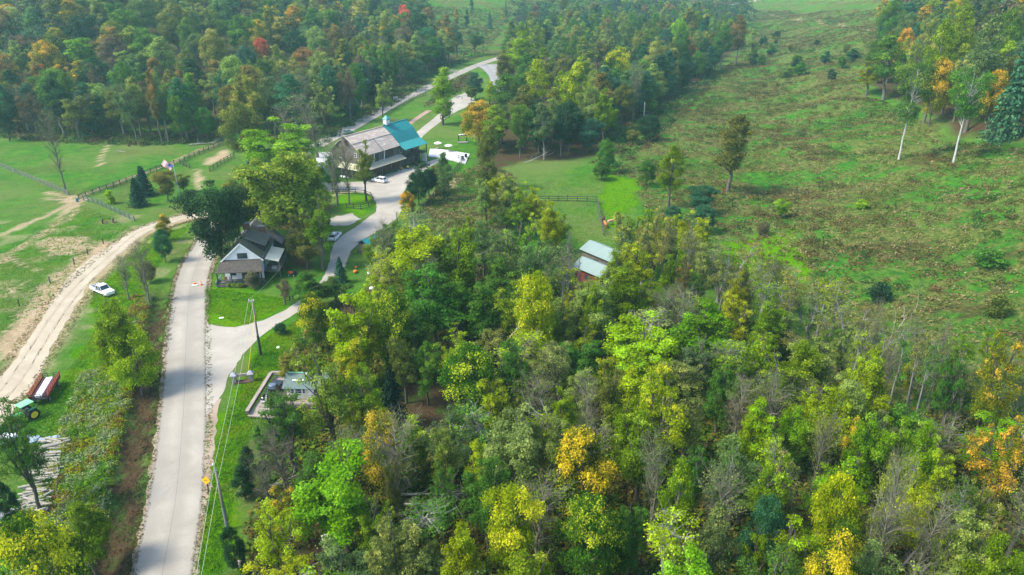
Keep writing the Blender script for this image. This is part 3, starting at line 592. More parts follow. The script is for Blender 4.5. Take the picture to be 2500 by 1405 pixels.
EXPL = [
 # left hillside wood, standouts
 ('column', 97, 158, 262, 48, 'red', 'vivid red maple in the left hillside wood'), ('broad', 140, 68, 150, 60, 'orange', 'orange-red crown at the upper left beside a bright green one'),
 ('broad', 190, 78, 170, 80, 'bright', None), ('broad', 310, 22, 130, 100, 'green', None), ('column', 150, -20, 90, 90, 'olive', None), ('broad', 425, 10, 130, 90, 'olive', None),
 ('broad', 385, 140, 250, 42, 'rust', None), ('broad', 635, 92, 170, 46, 'red', 'red crown in the middle of the left hillside wood'), ('broad', 820, 82, 150, 46, 'red', 'red crown left of the tall olive tree above the road'), ('broad', 983, 12, 95, 42, 'red', 'pinkish red crown at the top edge left of the far heath'),
 ('broad', 1032, 32, 150, 72, 'dark', 'large rounded dark green tree at the corner of the far heath'), ('column', 915, 0, 95, 38, 'dark', None), ('column', 850, 94, 225, 58, 'olive', None), ('broad', 985, 30, 130, 60, 'green', None),
 ('spruce', 1076, 90, 165, 40, 'bluespruce', None), ('tall', 975, 105, 200, 50, 'greygreen', None), ('broad', 1015, 145, 205, 55, 'teal', None), ('sparse', 930, 170, 298, 52, 'tan', None),
 ('broad', 232, 198, 300, 85, 'bright', 'bright green tree on the left wood edge above the paddock'), ('sparse', 318, 205, 345, 80, 'greygreen', None), ('broad', 435, 232, 350, 58, 'green', None), ('broad', 500, 262, 345, 52, 'green', None),
 ('broad', 592, 250, 400, 105, 'olive', 'broad olive tree standing over the sand ring fence'), ('bare', 130, 268, 465, 60, 'greygreen', 'leafless leaning tree in the paddock beside the fence corner'), ('broad', 8, 250, 345, 60, 'dark', None),
 ('broad', 25, 150, 240, 60, 'orange', None), ('broad', 30, 200, 290, 70, 'orange', None), ('sparse', 75, 225, 330, 60, 'plum', None), ('tall', 375, 170, 352, 30, 'rust', None), ('tall', 390, 160, 350, 34, 'greygreen', None),
 ('bare', 765, 228, 385, 105, 'pale', 'bare silvery tree on the road verge left of the barn'), ('column', 800, 195, 295, 42, 'green', None), ('bare', 700, 260, 370, 60, 'plum', None), ('broad', 860, 240, 290, 45, 'teal', None), ('sparse', 850, 165, 300, 60, 'plum', None),
 # between barn and far road
 ('column', 1078, 163, 306, 68, 'bright', 'bright green tree alone between the two gravel drives'), ('broad', 1160, 176, 242, 42, 'teal', None), ('broad', 1150, 210, 246, 34, 'olive', None), ('column', 1195, 198, 255, 30, 'yellow', 'small golden tree at the edge of the gravel patio'),
 ('broad', 1168, 244, 355, 92, 'orange', 'orange tree beside the garden arch'), ('column', 1187, 303, 465, 62, 'olive', 'dark olive tree in front of the orange one'), ('sparse', 1225, 250, 350, 60, 'greygreen', None),
 # around the barn
 ('broad', 668, 290, 440, 145, 'bright', 'bright lime tree rising behind the great yellow-green one'), ('broad', 712, 345, 612, 200, 'lightgreen', 'great yellow-green tree behind the white house'), ('broad', 752, 375, 560, 115, 'ygreen', None),
 ('broad', 625, 420, 545, 75, 'ygreen', None), ('sparse', 775, 455, 660, 100, 'ygreen', None), ('sparse', 742, 500, 650, 70, 'olive', None), ('broad', 782, 512, 580, 52, 'dark', None), ('broad', 745, 560, 655, 90, 'olive', None),
 ('broad', 575, 438, 590, 95, 'olive', None), ('broad', 548, 468, 610, 70, 'dark', None), ('broad', 528, 448, 668, 168, 'dark', 'big dark maple at the road bend left of the white house'), ('broad', 598, 462, 575, 62, 'dark', None), ('bare', 815, 340, 500, 70, 'green', None), ('sparse', 886, 332, 492, 78, 'tan', 'yellowing two-stemmed tree in front of the barn gable'),
 ('bare', 845, 350, 500, 60, 'olive', None), ('column', 812, 380, 465, 40, 'green', None),
 ('broad', 1020, 415, 500, 62, 'dark', None), ('broad', 1045, 400, 480, 62, 'dark', None), ('broad', 996, 468, 530, 42, 'orange', 'small orange-tinged tree at the end of the parking lot hedge'), ('column', 1082, 372, 490, 46, 'greygreen', None), ('broad', 1065, 402, 470, 36, 'rust', None),
 ('spruce', 829, 625, 692, 42, 'bluespruce', 'small blue spruce beside the gravel drive'), ('broad', 747, 660, 755, 82, 'green', None), ('broad', 815, 672, 740, 80, 'green', None), ('bush', 685, 790, 816, 34, 'dark', 'round dark bush on the verge by the gravel junction'),
 ('bush', 617, 664, 703, 44, 'plum', 'round purplish bush at the porch of the white house'), ('sparse', 690, 680, 745, 50, 'plum', None),
 # flagpole lawn
 ('spruce', 346, 403, 478, 62, 'spruce', 'farther dark spruce behind the flagpole lawn fence'), ('spruce', 330, 432, 504, 54, 'spruce', 'nearer dark spruce on the flagpole lawn'), ('broad', 402, 418, 492, 66, 'olive', None), ('broad', 445, 425, 470, 44, 'olive', None), ('bush', 266, 463, 498, 24, 'yg', 'small yellow-green sapling inside the fence corner'),
 ('column', 396, 525, 590, 40, 'orange', 'small orange and yellow tree beside the dirt road bend'), ('broad', 395, 560, 640, 46, 'teal', None), ('bare', 345, 590, 740, 70, 'plum', None), ('bare', 300, 625, 730, 60, 'greygreen', None), ('broad', 362, 640, 690, 40, 'olive', None),
 ('broad', 282, 712, 935, 112, 'ygreen', 'yellowing tree beside the white pickup'), ('broad', 325, 800, 960, 125, 'yellow', 'golden-leaved tree leaning over the leafy ditch'),
 ('broad', 85, 1270, 1580, 215, 'topyellow', 'large gold and green tree in the bottom left corner'), ('broad', 205, 1228, 1400, 120, 'ygreen', None), ('sparse', 45, 975, 1250, 135, 'green', 'leaning tree over the log row at the left edge'), ('broad', 20, 1180, 1330, 60, 'dark', None),
 # lawn conifers by the road
 ('column', 632, 1040, 1105, 34, 'green', None), ('column', 602, 1090, 1150, 46, 'dark', None), ('column', 590, 1138, 1218, 58, 'dark', 'dark shrubby evergreen nearest the lower utility pole'), ('broad', 570, 1290, 1400, 60, 'dark', None),
 # meadow
 ('lone', 1790, 279, 470, 86, 'olive', 'tall lone olive tree on the open meadow slope'), ('lone', 1640, 353, 508, 60, 'ygreen', 'yellowing lone tree left of the tallest meadow tree'), ('broad', 1580, 390, 455, 48, 'green', None),
 ('broad', 1710, 453, 525, 78, 'teal', None), ('broad', 1718, 498, 568, 66, 'teal', None), ('broad', 1645, 503, 548, 44, 'teal', None), ('broad', 1912, 486, 534, 46, 'bright', 'bright green shrubby tree alone on the meadow'), ('bush', 1865, 540, 575, 30, 'plum', None),
 ('broad', 1590, 280, 345, 62, 'dark', None), ('broad', 1545, 318, 355, 34, 'olive', None), ('broad', 1480, 340, 425, 50, 'green', None), ('broad', 1470, 395, 440, 46, 'green', None), ('bush', 2420, 610, 650, 80, 'green', 'wide green shrub low on the right meadow'),
 ('bush', 2150, 690, 735, 55, 'dark', None), ('bush', 2105, 488, 510, 34, 'bright', None), ('bush', 2440, 720, 770, 60, 'olive', None),
 # right hill edge
 ('birch', 2225, 150, 385, 115, 'green', 'tall white-trunked tree, left one of the pair on the right hill'), ('birch', 2362, 160, 392, 120, 'green', 'tall white-trunked tree, right one of the pair on the right hill'), ('sparse', 2125, 142, 232, 70, 'yellow', 'small golden tree at the foot of the right hill wood'),
 ('broad', 2180, 5, 120, 72, 'green', None), ('tall', 2175, 85, 240, 90, 'green', None), ('sparse', 2235, 55, 250, 70, 'tan', None), ('tall', 2290, 40, 290, 80, 'ygreen', None), ('tall', 2400, 30, 300, 100, 'greygreen', None), ('tall', 2340, 10, 220, 80, 'ygreen', None),
 ('spruce', 2490, 80, 325, 100, 'teal', 'large conifer at the right edge of the hill wood'), ('broad', 2290, 140, 300, 70, 'orange', None), ('broad', 2430, 170, 310, 80, 'orange', None), ('sparse', 2260, 20, 150, 60, 'tan', None), ('broad', 2450, 20, 200, 70, 'green', None),
 # centre wood standouts
 ('broad', 1275, 70, 205, 100, 'bright', 'large bright green tree at the near end of the far road'), ('tall', 1310, 145, 310, 70, 'yellow', None), ('tall', 1400, 150, 330, 80, 'yellow', 'golden yellow tree in the middle of the centre wood'), ('broad', 1240, 180, 300, 85, 'green', None), ('broad', 1505, 112, 240, 75, 'topyellow', None),
 ('broad', 1600, 100, 220, 70, 'pale', None), ('broad', 1660, 68, 190, 50, 'green', None), ('column', 1690, 18, 120, 50, 'olive', None), ('broad', 1660, 45, 140, 50, 'bright', None), ('column', 1717, 15, 60, 18, 'red', 'small red tree at the top of the centre wood'), ('bare', 1550, 150, 300, 55, 'pale', None),
 ('tall', 1765, 60, 165, 50, 'green', None), ('tall', 1805, 35, 160, 45, 'rust', None), ('column', 1838, 70, 155, 30, 'pale', None), ('broad', 1270, 255, 385, 60, 'green', None), ('tall', 1330, 250, 390, 60, 'greygreen', None), ('broad', 1390, 250, 370, 80, 'dark', None), ('broad', 1520, 205, 300, 60, 'olive', None),
 # middle forest
 ('plume', 925, 560, 665, 85, 'ygreen', None), ('sparse', 985, 800, 985, 95, 'olive', None), ('sparse', 1040, 830, 990, 80, 'green', None),
 ('sparse', 1500, 610, 780, 90, 'ygreen', None), ('plume', 1448, 690, 880, 80, 'ygreen', None), ('sparse', 1437, 672, 850, 85, 'pale', None), ('thin', 1470, 660, 840, 60, 'yg', None),
 ('broad', 1010, 535, 760, 170, 'yg', None), ('broad', 1115, 545, 770, 125, 'ygreen', None), ('broad', 935, 590, 730, 90, 'pale', None), ('sparse', 960, 640, 800, 120, 'tan', None), ('broad', 1060, 640, 860, 170, 'green', None), ('broad', 1160, 650, 850, 130, 'green', None),
 ('sparse', 1255, 525, 700, 110, 'ygreen', None), ('broad', 1345, 484, 640, 58, 'yg', 'yellow-green tree top in front of the pen fence'), ('sparse', 1300, 560, 790, 130, 'greygreen', None), ('broad', 1225, 620, 800, 110, 'green', None), ('sparse', 1330, 640, 830, 80, 'pale', None),
 ('polebare', 1392, 545, 790, 26, 'greybrown', 'leafless upright tree left of the pale-roofed barn'), ('polebare', 1412, 620, 800, 22, 'greybrown', None), ('sparse', 1530, 505, 690, 95, 'tan', None), ('sparse', 1600, 510, 700, 85, 'tan', None), ('sparse', 1560, 570, 760, 120, 'yg', None), ('sparse', 1640, 590, 770, 90, 'ygreen', None),
 ('sparse', 1668, 620, 800, 50, 'rust', 'reddish brown tree right of the pale-roofed barn'), ('broad', 1530, 640, 830, 110, 'ygreen', None), ('broad', 1460, 690, 870, 120, 'pale', None), ('sparse', 1720, 590, 760, 80, 'pale', None), ('thin', 1765, 600, 790, 60, 'olive', None), ('sparse', 1790, 650, 820, 80, 'yg', None),
 ('broad', 1303, 668, 905, 122, 'yellow', 'vivid golden tree in the middle of the near forest'), ('broad', 1150, 838, 1045, 148, 'topyellow', 'green and gold tree beside the mown forest track'), ('broad', 868, 693, 945, 165, 'yg', 'brilliant yellow-green tree beside the gravel drive'), ('broad', 965, 705, 930, 105, 'topyellow', None), ('broad', 768, 715, 860, 80, 'topyellow', None),
 ('broad', 880, 790, 960, 100, 'yg', None), ('sparse', 800, 800, 1120, 140, 'tan', 'dark-trunked tree in front of the teal-roofed cottage'), ('sparse', 890, 890, 1110, 120, 'ygreen', None), ('spruce', 955, 890, 1045, 95, 'darkest', 'very dark conifer beside the mown forest track'), ('sparse', 705, 850, 960, 60, 'tan', None), ('broad', 1010, 760, 930, 110, 'green', None),
 ('broad', 1555, 765, 950, 165, 'yg', 'bright yellow-green tree below the pale-roofed barn'), ('broad', 1420, 810, 960, 110, 'green', None), ('broad', 1720, 725, 910, 150, 'ygreen', None), ('sparse', 1690, 800, 980, 120, 'greygreen', None), ('broad', 1870, 735, 900, 90, 'ygreen', None), ('broad', 1850, 820, 980, 95, 'bright', None), ('broad', 1950, 825, 1000, 120, 'ygreen', None),
 ('sparse', 1600, 890, 1200, 155, 'yellow', 'pale gold tree top in the centre of the near forest'), ('broad', 1565, 1000, 1230, 150, 'ygreen', None), ('sparse', 1480, 880, 1080, 100, 'olive', None), ('sparse', 1380, 930, 1110, 90, 'yg', None), ('bare', 1440, 930, 1160, 90, 'plum', None), ('broad', 1250, 985, 1240, 150, 'pale', None), ('broad', 1330, 1000, 1200, 80, 'pale', None),
 ('sparse', 1095, 1030, 1240, 110, 'tan', None), ('broad', 1170, 1060, 1260, 80, 'yg', None), ('broad', 930, 1005, 1210, 120, 'orange', None), ('sparse', 870, 960, 1130, 80, 'yg', None), ('broad', 830, 1072, 1345, 200, 'bright', 'brilliant lime green tree right of the lower utility pole'),
 ('bare', 690, 1050, 1230, 120, 'greybrown', None), ('bare', 650, 1110, 1290, 80, 'greybrown', None), ('sparse', 700, 1190, 1340, 110, 'orange', None), ('sparse', 665, 1240, 1460, 150, 'yg', 'thin yellow-green tree at the bottom edge beside the lawn'), ('sparse', 900, 1190, 1420, 110, 'ygreen', None),
 ('sparse', 950, 1060, 1330, 60, 'olive', None), ('broad', 1240, 1188, 1450, 150, 'yellow', 'golden tree at the bottom, left one of the two bottom-centre golds'), ('broad', 1130, 1265, 1500, 110, 'yg', None), ('broad', 1440, 1205, 1440, 170, 'topyellow', 'gold-topped tree at the bottom, right of the golden one'), ('broad', 1540, 1215, 1420, 95, 'green', None),
 ('broad', 1430, 1045, 1300, 170, 'topyellow', None), ('broad', 1190, 1110, 1350, 120, 'green', None), ('sparse', 1080, 1130, 1330, 70, 'green', None), ('sparse', 1060, 1290, 1450, 110, 'pale', None), ('tall', 1650, 1110, 1400, 90, 'ygreen', None), ('sparse', 1690, 1060, 1300, 120, 'green', None), ('bare', 1600, 1050, 1330, 100, 'greygreen', None),
 ('bare', 1800, 920, 1120, 120, 'plum', None), ('broad', 1760, 880, 1060, 90, 'green', None), ('broad', 1928, 982, 1160, 90, 'bright', 'bright green tree between grey bare trees, right of centre'), ('bare', 2000, 1010, 1250, 90, 'tan', None), ('broad', 2105, 995, 1240, 100, 'bright', None), ('broad', 2190, 1010, 1220, 70, 'bright', None), ('broad', 2240, 1018, 1240, 85, 'bright', 'bright lime tree, rightmost of the clump above the bare trunks'),
 ('broad', 2040, 1160, 1420, 125, 'yellow', 'golden tree in the lower right among bare trunks'), ('broad', 2030, 1270, 1600, 160, 'topyellow', None), ('broad', 1860, 1215, 1440, 110, 'teal', None), ('broad', 1840, 1285, 1500, 90, 'ygreen', None), ('tall', 1740, 1230, 1500, 100, 'greygreen', None),
 ('bare', 2170, 1130, 1480, 110, 'tan', None), ('bare', 2260, 1200, 1480, 120, 'greygreen', None), ('sparse', 2310, 1100, 1300, 110, 'yg', None), ('broad', 2350, 1235, 1500, 150, 'pale', None), ('broad', 2410, 1290, 1560, 120, 'ygreen', None), ('sparse', 2420, 812, 1110, 110, 'orange', 'sparse orange tree with pale stems at the right edge'),
 ('sparse', 2450, 1020, 1260, 130, 'orange', None), ('sparse', 2330, 860, 1080, 90, 'green', None), ('thin', 2270, 870, 1060, 40, 'orange', None), ('broad', 2080, 1010, 1200, 60, 'topyellow', None), ('sparse', 2400, 1130, 1380, 110, 'tan', None),
]
for e in EXPL:
    if e[0] == 'broad' and (e[2] > 530 or e[5] in ('bright', 'lightgreen', 'yg', 'ygreen', 'topyellow')) and e[5] not in ('dark', 'teal', 'yellow', 'topyellow', 'orange') and e[4] > 50: e = ('plume',) + e[1:4] + (e[4] * 1.2,) + e[5:]
    T(*e[:6], label=e[6], barkc=(.48, .47, .43) if (e[6] and 'white-trunked' in e[6]) else None)
for px, py, h in [(1900, 640, 150), (1945, 650, 160), (1985, 690, 150), (2010, 670, 160), (2040, 700, 130), (1870, 640, 130), (2130, 730, 260), (2090, 780, 220), (2200, 780, 220), (2240, 800, 230), (2300, 790, 210), (2170, 850, 170), (1830, 640, 140), (2350, 880, 200), (2260, 830, 230), (1925, 700, 130), (2180, 1100, 220), (2215, 1090, 230), (1900, 1080, 200), (1950, 1100, 230), (2360, 1150, 240), (1780, 1100, 200), (2490, 880, 220), (1690, 560, 150), (2130, 1200, 250), (2290, 1260, 230)]:
    T('thin' if random.random() < .75 else 'bare', px, py, py + h, random.uniform(40, 70), random.choice(['olive', 'tan', 'yg', 'green']), label=None)

# filler trees: spots kept apart from each other and from those above
occ = [(t['x'], t['y'], t['w']) for t in TREES]
def free(x, y, r, k=.36):
    for a, b, wd in occ:
        if (a - x) ** 2 + (b - y) ** 2 < (k * (wd + r)) ** 2: return False
    return True
KEEP = [GP(p) for p in ([(830, 420), (1000, 400), (1150, 370), (1160, 320), (1000, 290), (820, 330)], [(1390, 570), (1530, 600), (1500, 690), (1400, 660)])]
def fill(poly, n, kinds, pals, hr, wr, tries=6000, world=False, k=.4, avoid=()):
    P = poly if world else GP(poly); xs_ = [p[0] for p in P]; ys_ = [p[1] for p in P]; c = 0
    for _ in range(tries):
        if c >= n: break
        x = random.uniform(min(xs_), max(xs_)); y = random.uniform(min(ys_), max(ys_)); wd = random.uniform(*wr)
        if not bool(inpoly(np.array(x), np.array(y), P)) or not free(x, y, wd, k): continue
        if any(bool(inpoly(np.array(x), np.array(y), q)) for q in KEEP): continue
        px, py, d = project((x, y, float(Hh(x, y)) + 8))
        if px < -60 or px > 2560 or py > 1520: continue
        if any(a < px < b and c0 < py < d0 for a, b, c0, d0 in avoid): continue
        kd = random.choice(kinds); pl = random.choice(pals)
        put_tree(kd, Vector((x, y, float(Hh(x, y)))), random.uniform(*hr), wd, pl); occ.append((x, y, wd)); c += 1
    return c
n1 = fill([(-20, 335), (150, 340), (400, 352), (570, 325), (700, 350), (830, 300), (930, 240), (1090, 160), (1190, 132), (1060, 110), (1060, 60), (1000, 15), (400, 5), (160, 20), (-20, 110)], 240,
     ['broad', 'plume', 'broad', 'tall', 'column', 'sparse', 'plume'], ['green', 'green', 'teal', 'rust', 'dark', 'olive', 'orange', 'greygreen', 'pale', 'plum', 'rust', 'plum', 'greygreen', 'tan', 'olive', 'green', 'tan', 'orange', 'pale'], (16, 23), (10, 15), k=.34, tries=20000)
n1 += fill([(-20, 330), (150, 336), (400, 350), (570, 330), (700, 345), (830, 300), (930, 240), (1090, 160), (1060, 140), (900, 195), (820, 260), (700, 300), (400, 300), (-20, 290)], 60, ['tall', 'broad', 'tall', 'sparse', 'bare', 'column'], ['green', 'teal', 'olive', 'greygreen', 'pale', 'dark'], (15, 22), (8, 11), k=.28, tries=6000)
n2 = fill([(1185, 420), (1270, 392), (1440, 380), (1490, 325), (1630, 235), (1740, 155), (1810, 100), (1600, 25), (1350, 40), (1235, 110), (1225, 230), (1190, 300)], 110,
     ['plume', 'plume', 'tall', 'tall', 'column', 'sparse'], ['green', 'green', 'teal', 'olive', 'greygreen', 'dark', 'ygreen', 'tan', 'pale', 'rust'], (16, 22), (9, 13), k=.32, tries=9000)
n3 = fill([(2130, 200), (2250, 250), (2340, 325), (2520, 330), (2620, 200), (2560, 20), (2290, 20), (2150, 60)], 75, ['broad', 'tall', 'sparse', 'tall'], ['green', 'olive', 'yg', 'orange', 'ygreen', 'greygreen', 'teal', 'tan'], (15, 22), (8.5, 12), k=.3)
n4 = fill([(930, 700), (960, 620), (1180, 650), (1380, 700), (1640, 740), (1850, 800), (2000, 980), (2250, 1080), (2520, 1100), (2700, 1640), (560, 1640), (610, 1320), (660, 1180), (800, 1130), (1000, 1150), (1080, 960), (1030, 900), (900, 900)], 190,
     ['plume', 'sparse', 'sparse', 'sparse', 'plume', 'thin', 'thin', 'bare'], ['green', 'ygreen', 'pale', 'yg', 'green', 'yg', 'ygreen', 'bright', 'pale', 'greygreen'], (8, 14), (6, 9.5), k=.33, avoid=[(1385, 1530, 560, 710), (860, 1150, 850, 1010), (300, 590, 900, 1700), (300, 640, 900, 1240)], tries=12000)
n4 += fill([(1480, 700), (1640, 650), (1760, 680), (1900, 740), (2050, 830), (2300, 930), (2520, 980), (2520, 1080), (2250, 1060), (2000, 990), (1850, 820), (1640, 780), (1520, 760)], 52, ['thin', 'thin', 'sparse', 'bare'], ['ygreen', 'yg', 'pale', 'olive', 'tan', 'green'], (6.5, 10.5), (3.5, 6), k=.38, avoid=[(1395, 1525, 540, 690)])
n4 += fill([(1180, 560), (1300, 600), (1380, 640), (1640, 700), (1700, 640), (1560, 620), (1500, 660), (1350, 600), (1240, 520)], 22, ['plume', 'sparse', 'sparse'], ['ygreen', 'yg', 'pale', 'green'], (9, 13), (6, 8), k=.3, avoid=[(1375, 1525, 540, 700)])
n5 = fill([(620, 470), (660, 430), (750, 400), (790, 470), (770, 560), (740, 620), (710, 600), (690, 540)], 8, ['broad', 'sparse'], ['ygreen', 'olive', 'green'], (9, 13), (6, 9), k=.3)
n6 = fill([(1880, 90), (2060, 110), (2120, 170), (2060, 210), (1860, 180), (1800, 165)], 22, ['broad', 'broad', 'column'], ['green', 'teal', 'dark', 'green', 'olive'], (3.5, 7), (4, 8), k=.3)
n2 += fill([(1200, 400), (1275, 392), (1445, 380), (1495, 325), (1640, 235), (1750, 155), (1815, 100), (1700, 90), (1560, 200), (1420, 300), (1300, 340), (1200, 360)], 75, ['plume', 'tall', 'broad', 'column', 'sparse'], ['green', 'teal', 'olive', 'dark', 'ygreen', 'greygreen', 'pale'], (14, 20), (8, 11), k=.26, tries=9000)
n2 += fill([(1200, 330), (1400, 250), (1640, 190), (1760, 120), (1790, 60), (1500, 30), (1280, 90), (1225, 200)], 70, ['plume', 'tall', 'plume', 'sparse'], ['green', 'teal', 'olive', 'pale', 'rust', 'ygreen', 'tan'], (15, 21), (9, 12), k=.26, tries=9000)
n2 += fill([(1440, 388), (1500, 335), (1640, 245), (1765, 162), (1700, 150), (1580, 215), (1450, 310), (1300, 360), (1260, 395)], 42, ['plume', 'broad', 'column', 'plume'], ['green', 'teal', 'dark', 'olive', 'greygreen', 'green'], (9, 16), (7, 10), k=.2, tries=9000)
n3 += fill([(2120, 195), (2240, 255), (2330, 335), (2520, 345), (2560, 250), (2400, 200), (2250, 130), (2150, 110)], 36, ['broad', 'tall', 'sparse', 'column'], ['green', 'ygreen', 'olive', 'orange', 'teal', 'yellow'], (12, 18), (8, 11), k=.26, tries=6000)
n7 = fill([(1110, 15), (1240, 10), (1300, 50), (1200, 90), (1110, 90)], 7, ['tall', 'column', 'spruce'], ['rust', 'greygreen', 'teal', 'orange', 'dark'], (10, 15), (4, 6), k=.6)
print('TREES', len(TREES), n1, n2, n3, n4, n5, n6, n7)

# ------------------------------------------------------------------ stuff nobody could count
def merge_tufts(name, pts, rad, hgt, colf, n=14, leaf=.28, label='', cat='', mtl=None, seed=5, dome=True):
    rg = np.random.default_rng(seed); m = len(pts); P = np.array(pts); Rd = np.array(rad); Hg = np.array(hgt)
    D = rg.normal(size=(m, n, 3)); D /= np.linalg.norm(D, axis=2, keepdims=True); D[:, :, 2] = np.abs(D[:, :, 2])
    q = P[:, None, :] + D * np.stack([Rd, Rd, Hg], 1)[:, None, :] * rg.uniform(.5, 1.05, (m, n, 1))
    N = D * .8 + rg.normal(size=D.shape) * .45 + np.array([0, 0, .4]); S = (leaf * rg.uniform(.6, 1.3, (m, n)) * np.clip(Rd[:, None], .5, 2.2) ** .7)
    V, Fq = leafquads(q.reshape(-1, 3), N.reshape(-1, 3), S.ravel(), rg)
    C0 = colf(P, rg); l_ = C0 @ np.array([.3, .6, .1]); C0 = np.maximum(.004, l_[:, None] + (C0 - l_[:, None]) * 1.25); C = C0[:, None, :] * rg.uniform(.6, 1.35, (m, n, 1)); A = np.repeat(C.reshape(-1, 3), 4, axis=0)
    me = npmesh(name, V, Fq, mtl or TUFT, A, 'tc'); o = bpy.data.objects.new(name, me); col.objects.link(o)
    return tag(o, label, cat, None, 'stuff')
def scatter(poly, n, seed, world=False, clump=None, thr=.45, avoidx=True):
    rg = np.random.default_rng(seed); P = poly if world else GP(poly); a = np.array(P); out = np.zeros((0, 2)); tr = 0
    while len(out) < n and tr < 40:
        tr += 1; x = rg.uniform(a[:, 0].min(), a[:, 0].max(), n * 2); y = rg.uniform(a[:, 1].min(), a[:, 1].max(), n * 2)
        ok = inpoly(x, y, P)
        if clump: ok &= vnoise(x / clump, y / clump, seed) + .5 * vnoise(x / clump * 3, y / clump * 3, seed + 1) > thr * 1.5 - rg.random(len(x)) * .35
        out = np.concatenate([out, np.stack([x[ok], y[ok]], 1)])
    out = out[:n]; z = Hh(out[:, 0], out[:, 1]); return np.column_stack([out, z])
def palette(cols, seed=1, sc_=9.):
    cols = np.array(cols)
    def f(P, rg):
        u = vnoise(P[:, 0] / sc_, P[:, 1] / sc_, seed) * .65 + rg.random(len(P)) * .35
        i = np.clip((u * len(cols)).astype(int), 0, len(cols) - 1); return cols[i]
    return f
rg = np.random.default_rng(3)
p = np.concatenate([scatter(ROUGH[0], 25000, 31, clump=7, thr=.5), scatter([(1850, 100), (2130, 100), (2260, 12), (1840, 15)], 3500, 36, clump=12, thr=.4), scatter([(1060, 105), (1200, 110), (1250, 20), (1050, 15)], 1500, 37), scatter(ROUGH[1], 1300, 32, clump=6, thr=.3), scatter([(1560, 560), (1760, 560), (1990, 560), (2000, 780), (1800, 700), (1600, 640)], 700, 35)])
merge_tufts('meadow_brush', p, rg.uniform(.35, 1.5, len(p)) ** 1.2, rg.uniform(.15, .7, len(p)), palette([(.04, .085, .028), (.08, .13, .035), (.14, .16, .055), (.24, .21, .11), (.12, .10, .045), (.05, .075, .028)], 4, 11), n=18, leaf=.19, label='low brambles and rank grass covering the open meadow slope', cat='undergrowth')
p = scatter([(930, 700), (950, 620), (1180, 650), (1380, 700), (1640, 740), (1850, 790), (2050, 960), (2300, 1010), (2520, 1040), (2700, 1640), (560, 1640), (610, 1300), (650, 1100), (720, 1080), (900, 900)], 9000, 41, clump=8, thr=.42)
pp = scatter([(700, 880), (760, 800), (900, 780), (980, 900), (900, 1100), (650, 1100)], 1200, 42)
p = np.concatenate([p, pp]); prj = project((p[:, 0], p[:, 1], p[:, 2])); keep = ~((prj[0] < 700) & (prj[1] < 1030) & (prj[1] > 890)) & ~((prj[0] > 970) & (prj[0] < 1110) & (prj[1] > 930) & (prj[1] < 1070)); p = p[keep]
merge_tufts('forest_undergrowth', p, rg.uniform(.5, 1.7, len(p)), rg.uniform(.3, 1.5, len(p)), palette([(.05, .10, .025), (.08, .15, .032), (.13, .18, .04), (.16, .14, .05), (.07, .12, .03), (.06, .13, .035)], 6, 6), n=22, leaf=.22, label='tangled low undergrowth and saplings on the near forest floor', cat='undergrowth')
def inter(y0, y1, n, off0, off1, seed):
    r = np.random.default_rng(seed); y = r.uniform(y0, y1, n); x = DITCHX(y) + r.uniform(off0, off1, n); return np.column_stack([x, y, Hh(x, y)])
p = np.concatenate([inter(52, 100, 1700, -10, -1.4, 51), inter(100, 128, 420, -5, -1.5, 52)])
merge_tufts('bank_thicket', p, rg.uniform(.3, 1.0, len(p)), rg.uniform(.2, .95, len(p)), palette([(.08, .17, .03), (.13, .23, .035), (.26, .31, .17), (.24, .28, .04), (.20, .13, .06), (.10, .19, .045)], 8, 2.6), n=34, leaf=.14, label='dense thicket of weeds and vines along the bank left of the leafy ditch', cat='undergrowth')
p = np.concatenate([inter(45, 128, 1500, -2.4, 3.2, 53)])
merge_tufts('ditch_leaves', p, rg.uniform(.3, .8, len(p)), rg.uniform(.05, .22, len(p)), palette([(.032, .022, .014), (.055, .037, .024), (.025, .04, .015), (.08, .052, .032)], 9, 2), n=12, leaf=.12, label='fallen brown leaves and stems lying in the roadside ditch', cat='leaves')
p = np.concatenate([scatter([(-20, 335), (150, 350), (400, 360), (575, 335), (575, 305), (400, 325), (150, 315), (-20, 300)], 1100, 65, clump=6, thr=.35), scatter([(590, 330), (760, 380), (840, 320), (1000, 235), (1090, 170), (1190, 135), (1050, 165), (900, 240), (700, 320)], 900, 61), scatter([(1040, 262), (1150, 215), (1150, 180), (1080, 205)], 400, 62), scatter([(1500, 420), (1600, 350), (1760, 190), (1830, 160), (1700, 175), (1480, 340), (1440, 400)], 1100, 63), scatter([(1080, 110), (1200, 105), (1190, 130), (1100, 160)], 160, 64)])
merge_tufts('edge_brush', p, rg.uniform(.6, 1.8, len(p)), rg.uniform(.4, 1.7, len(p)), palette([(.03, .07, .03), (.05, .10, .035), (.09, .11, .04), (.10, .07, .045), (.14, .12, .06)], 12, 8), n=18, leaf=.26, label='brushy growth along the wood edges and far road verge', cat='undergrowth')
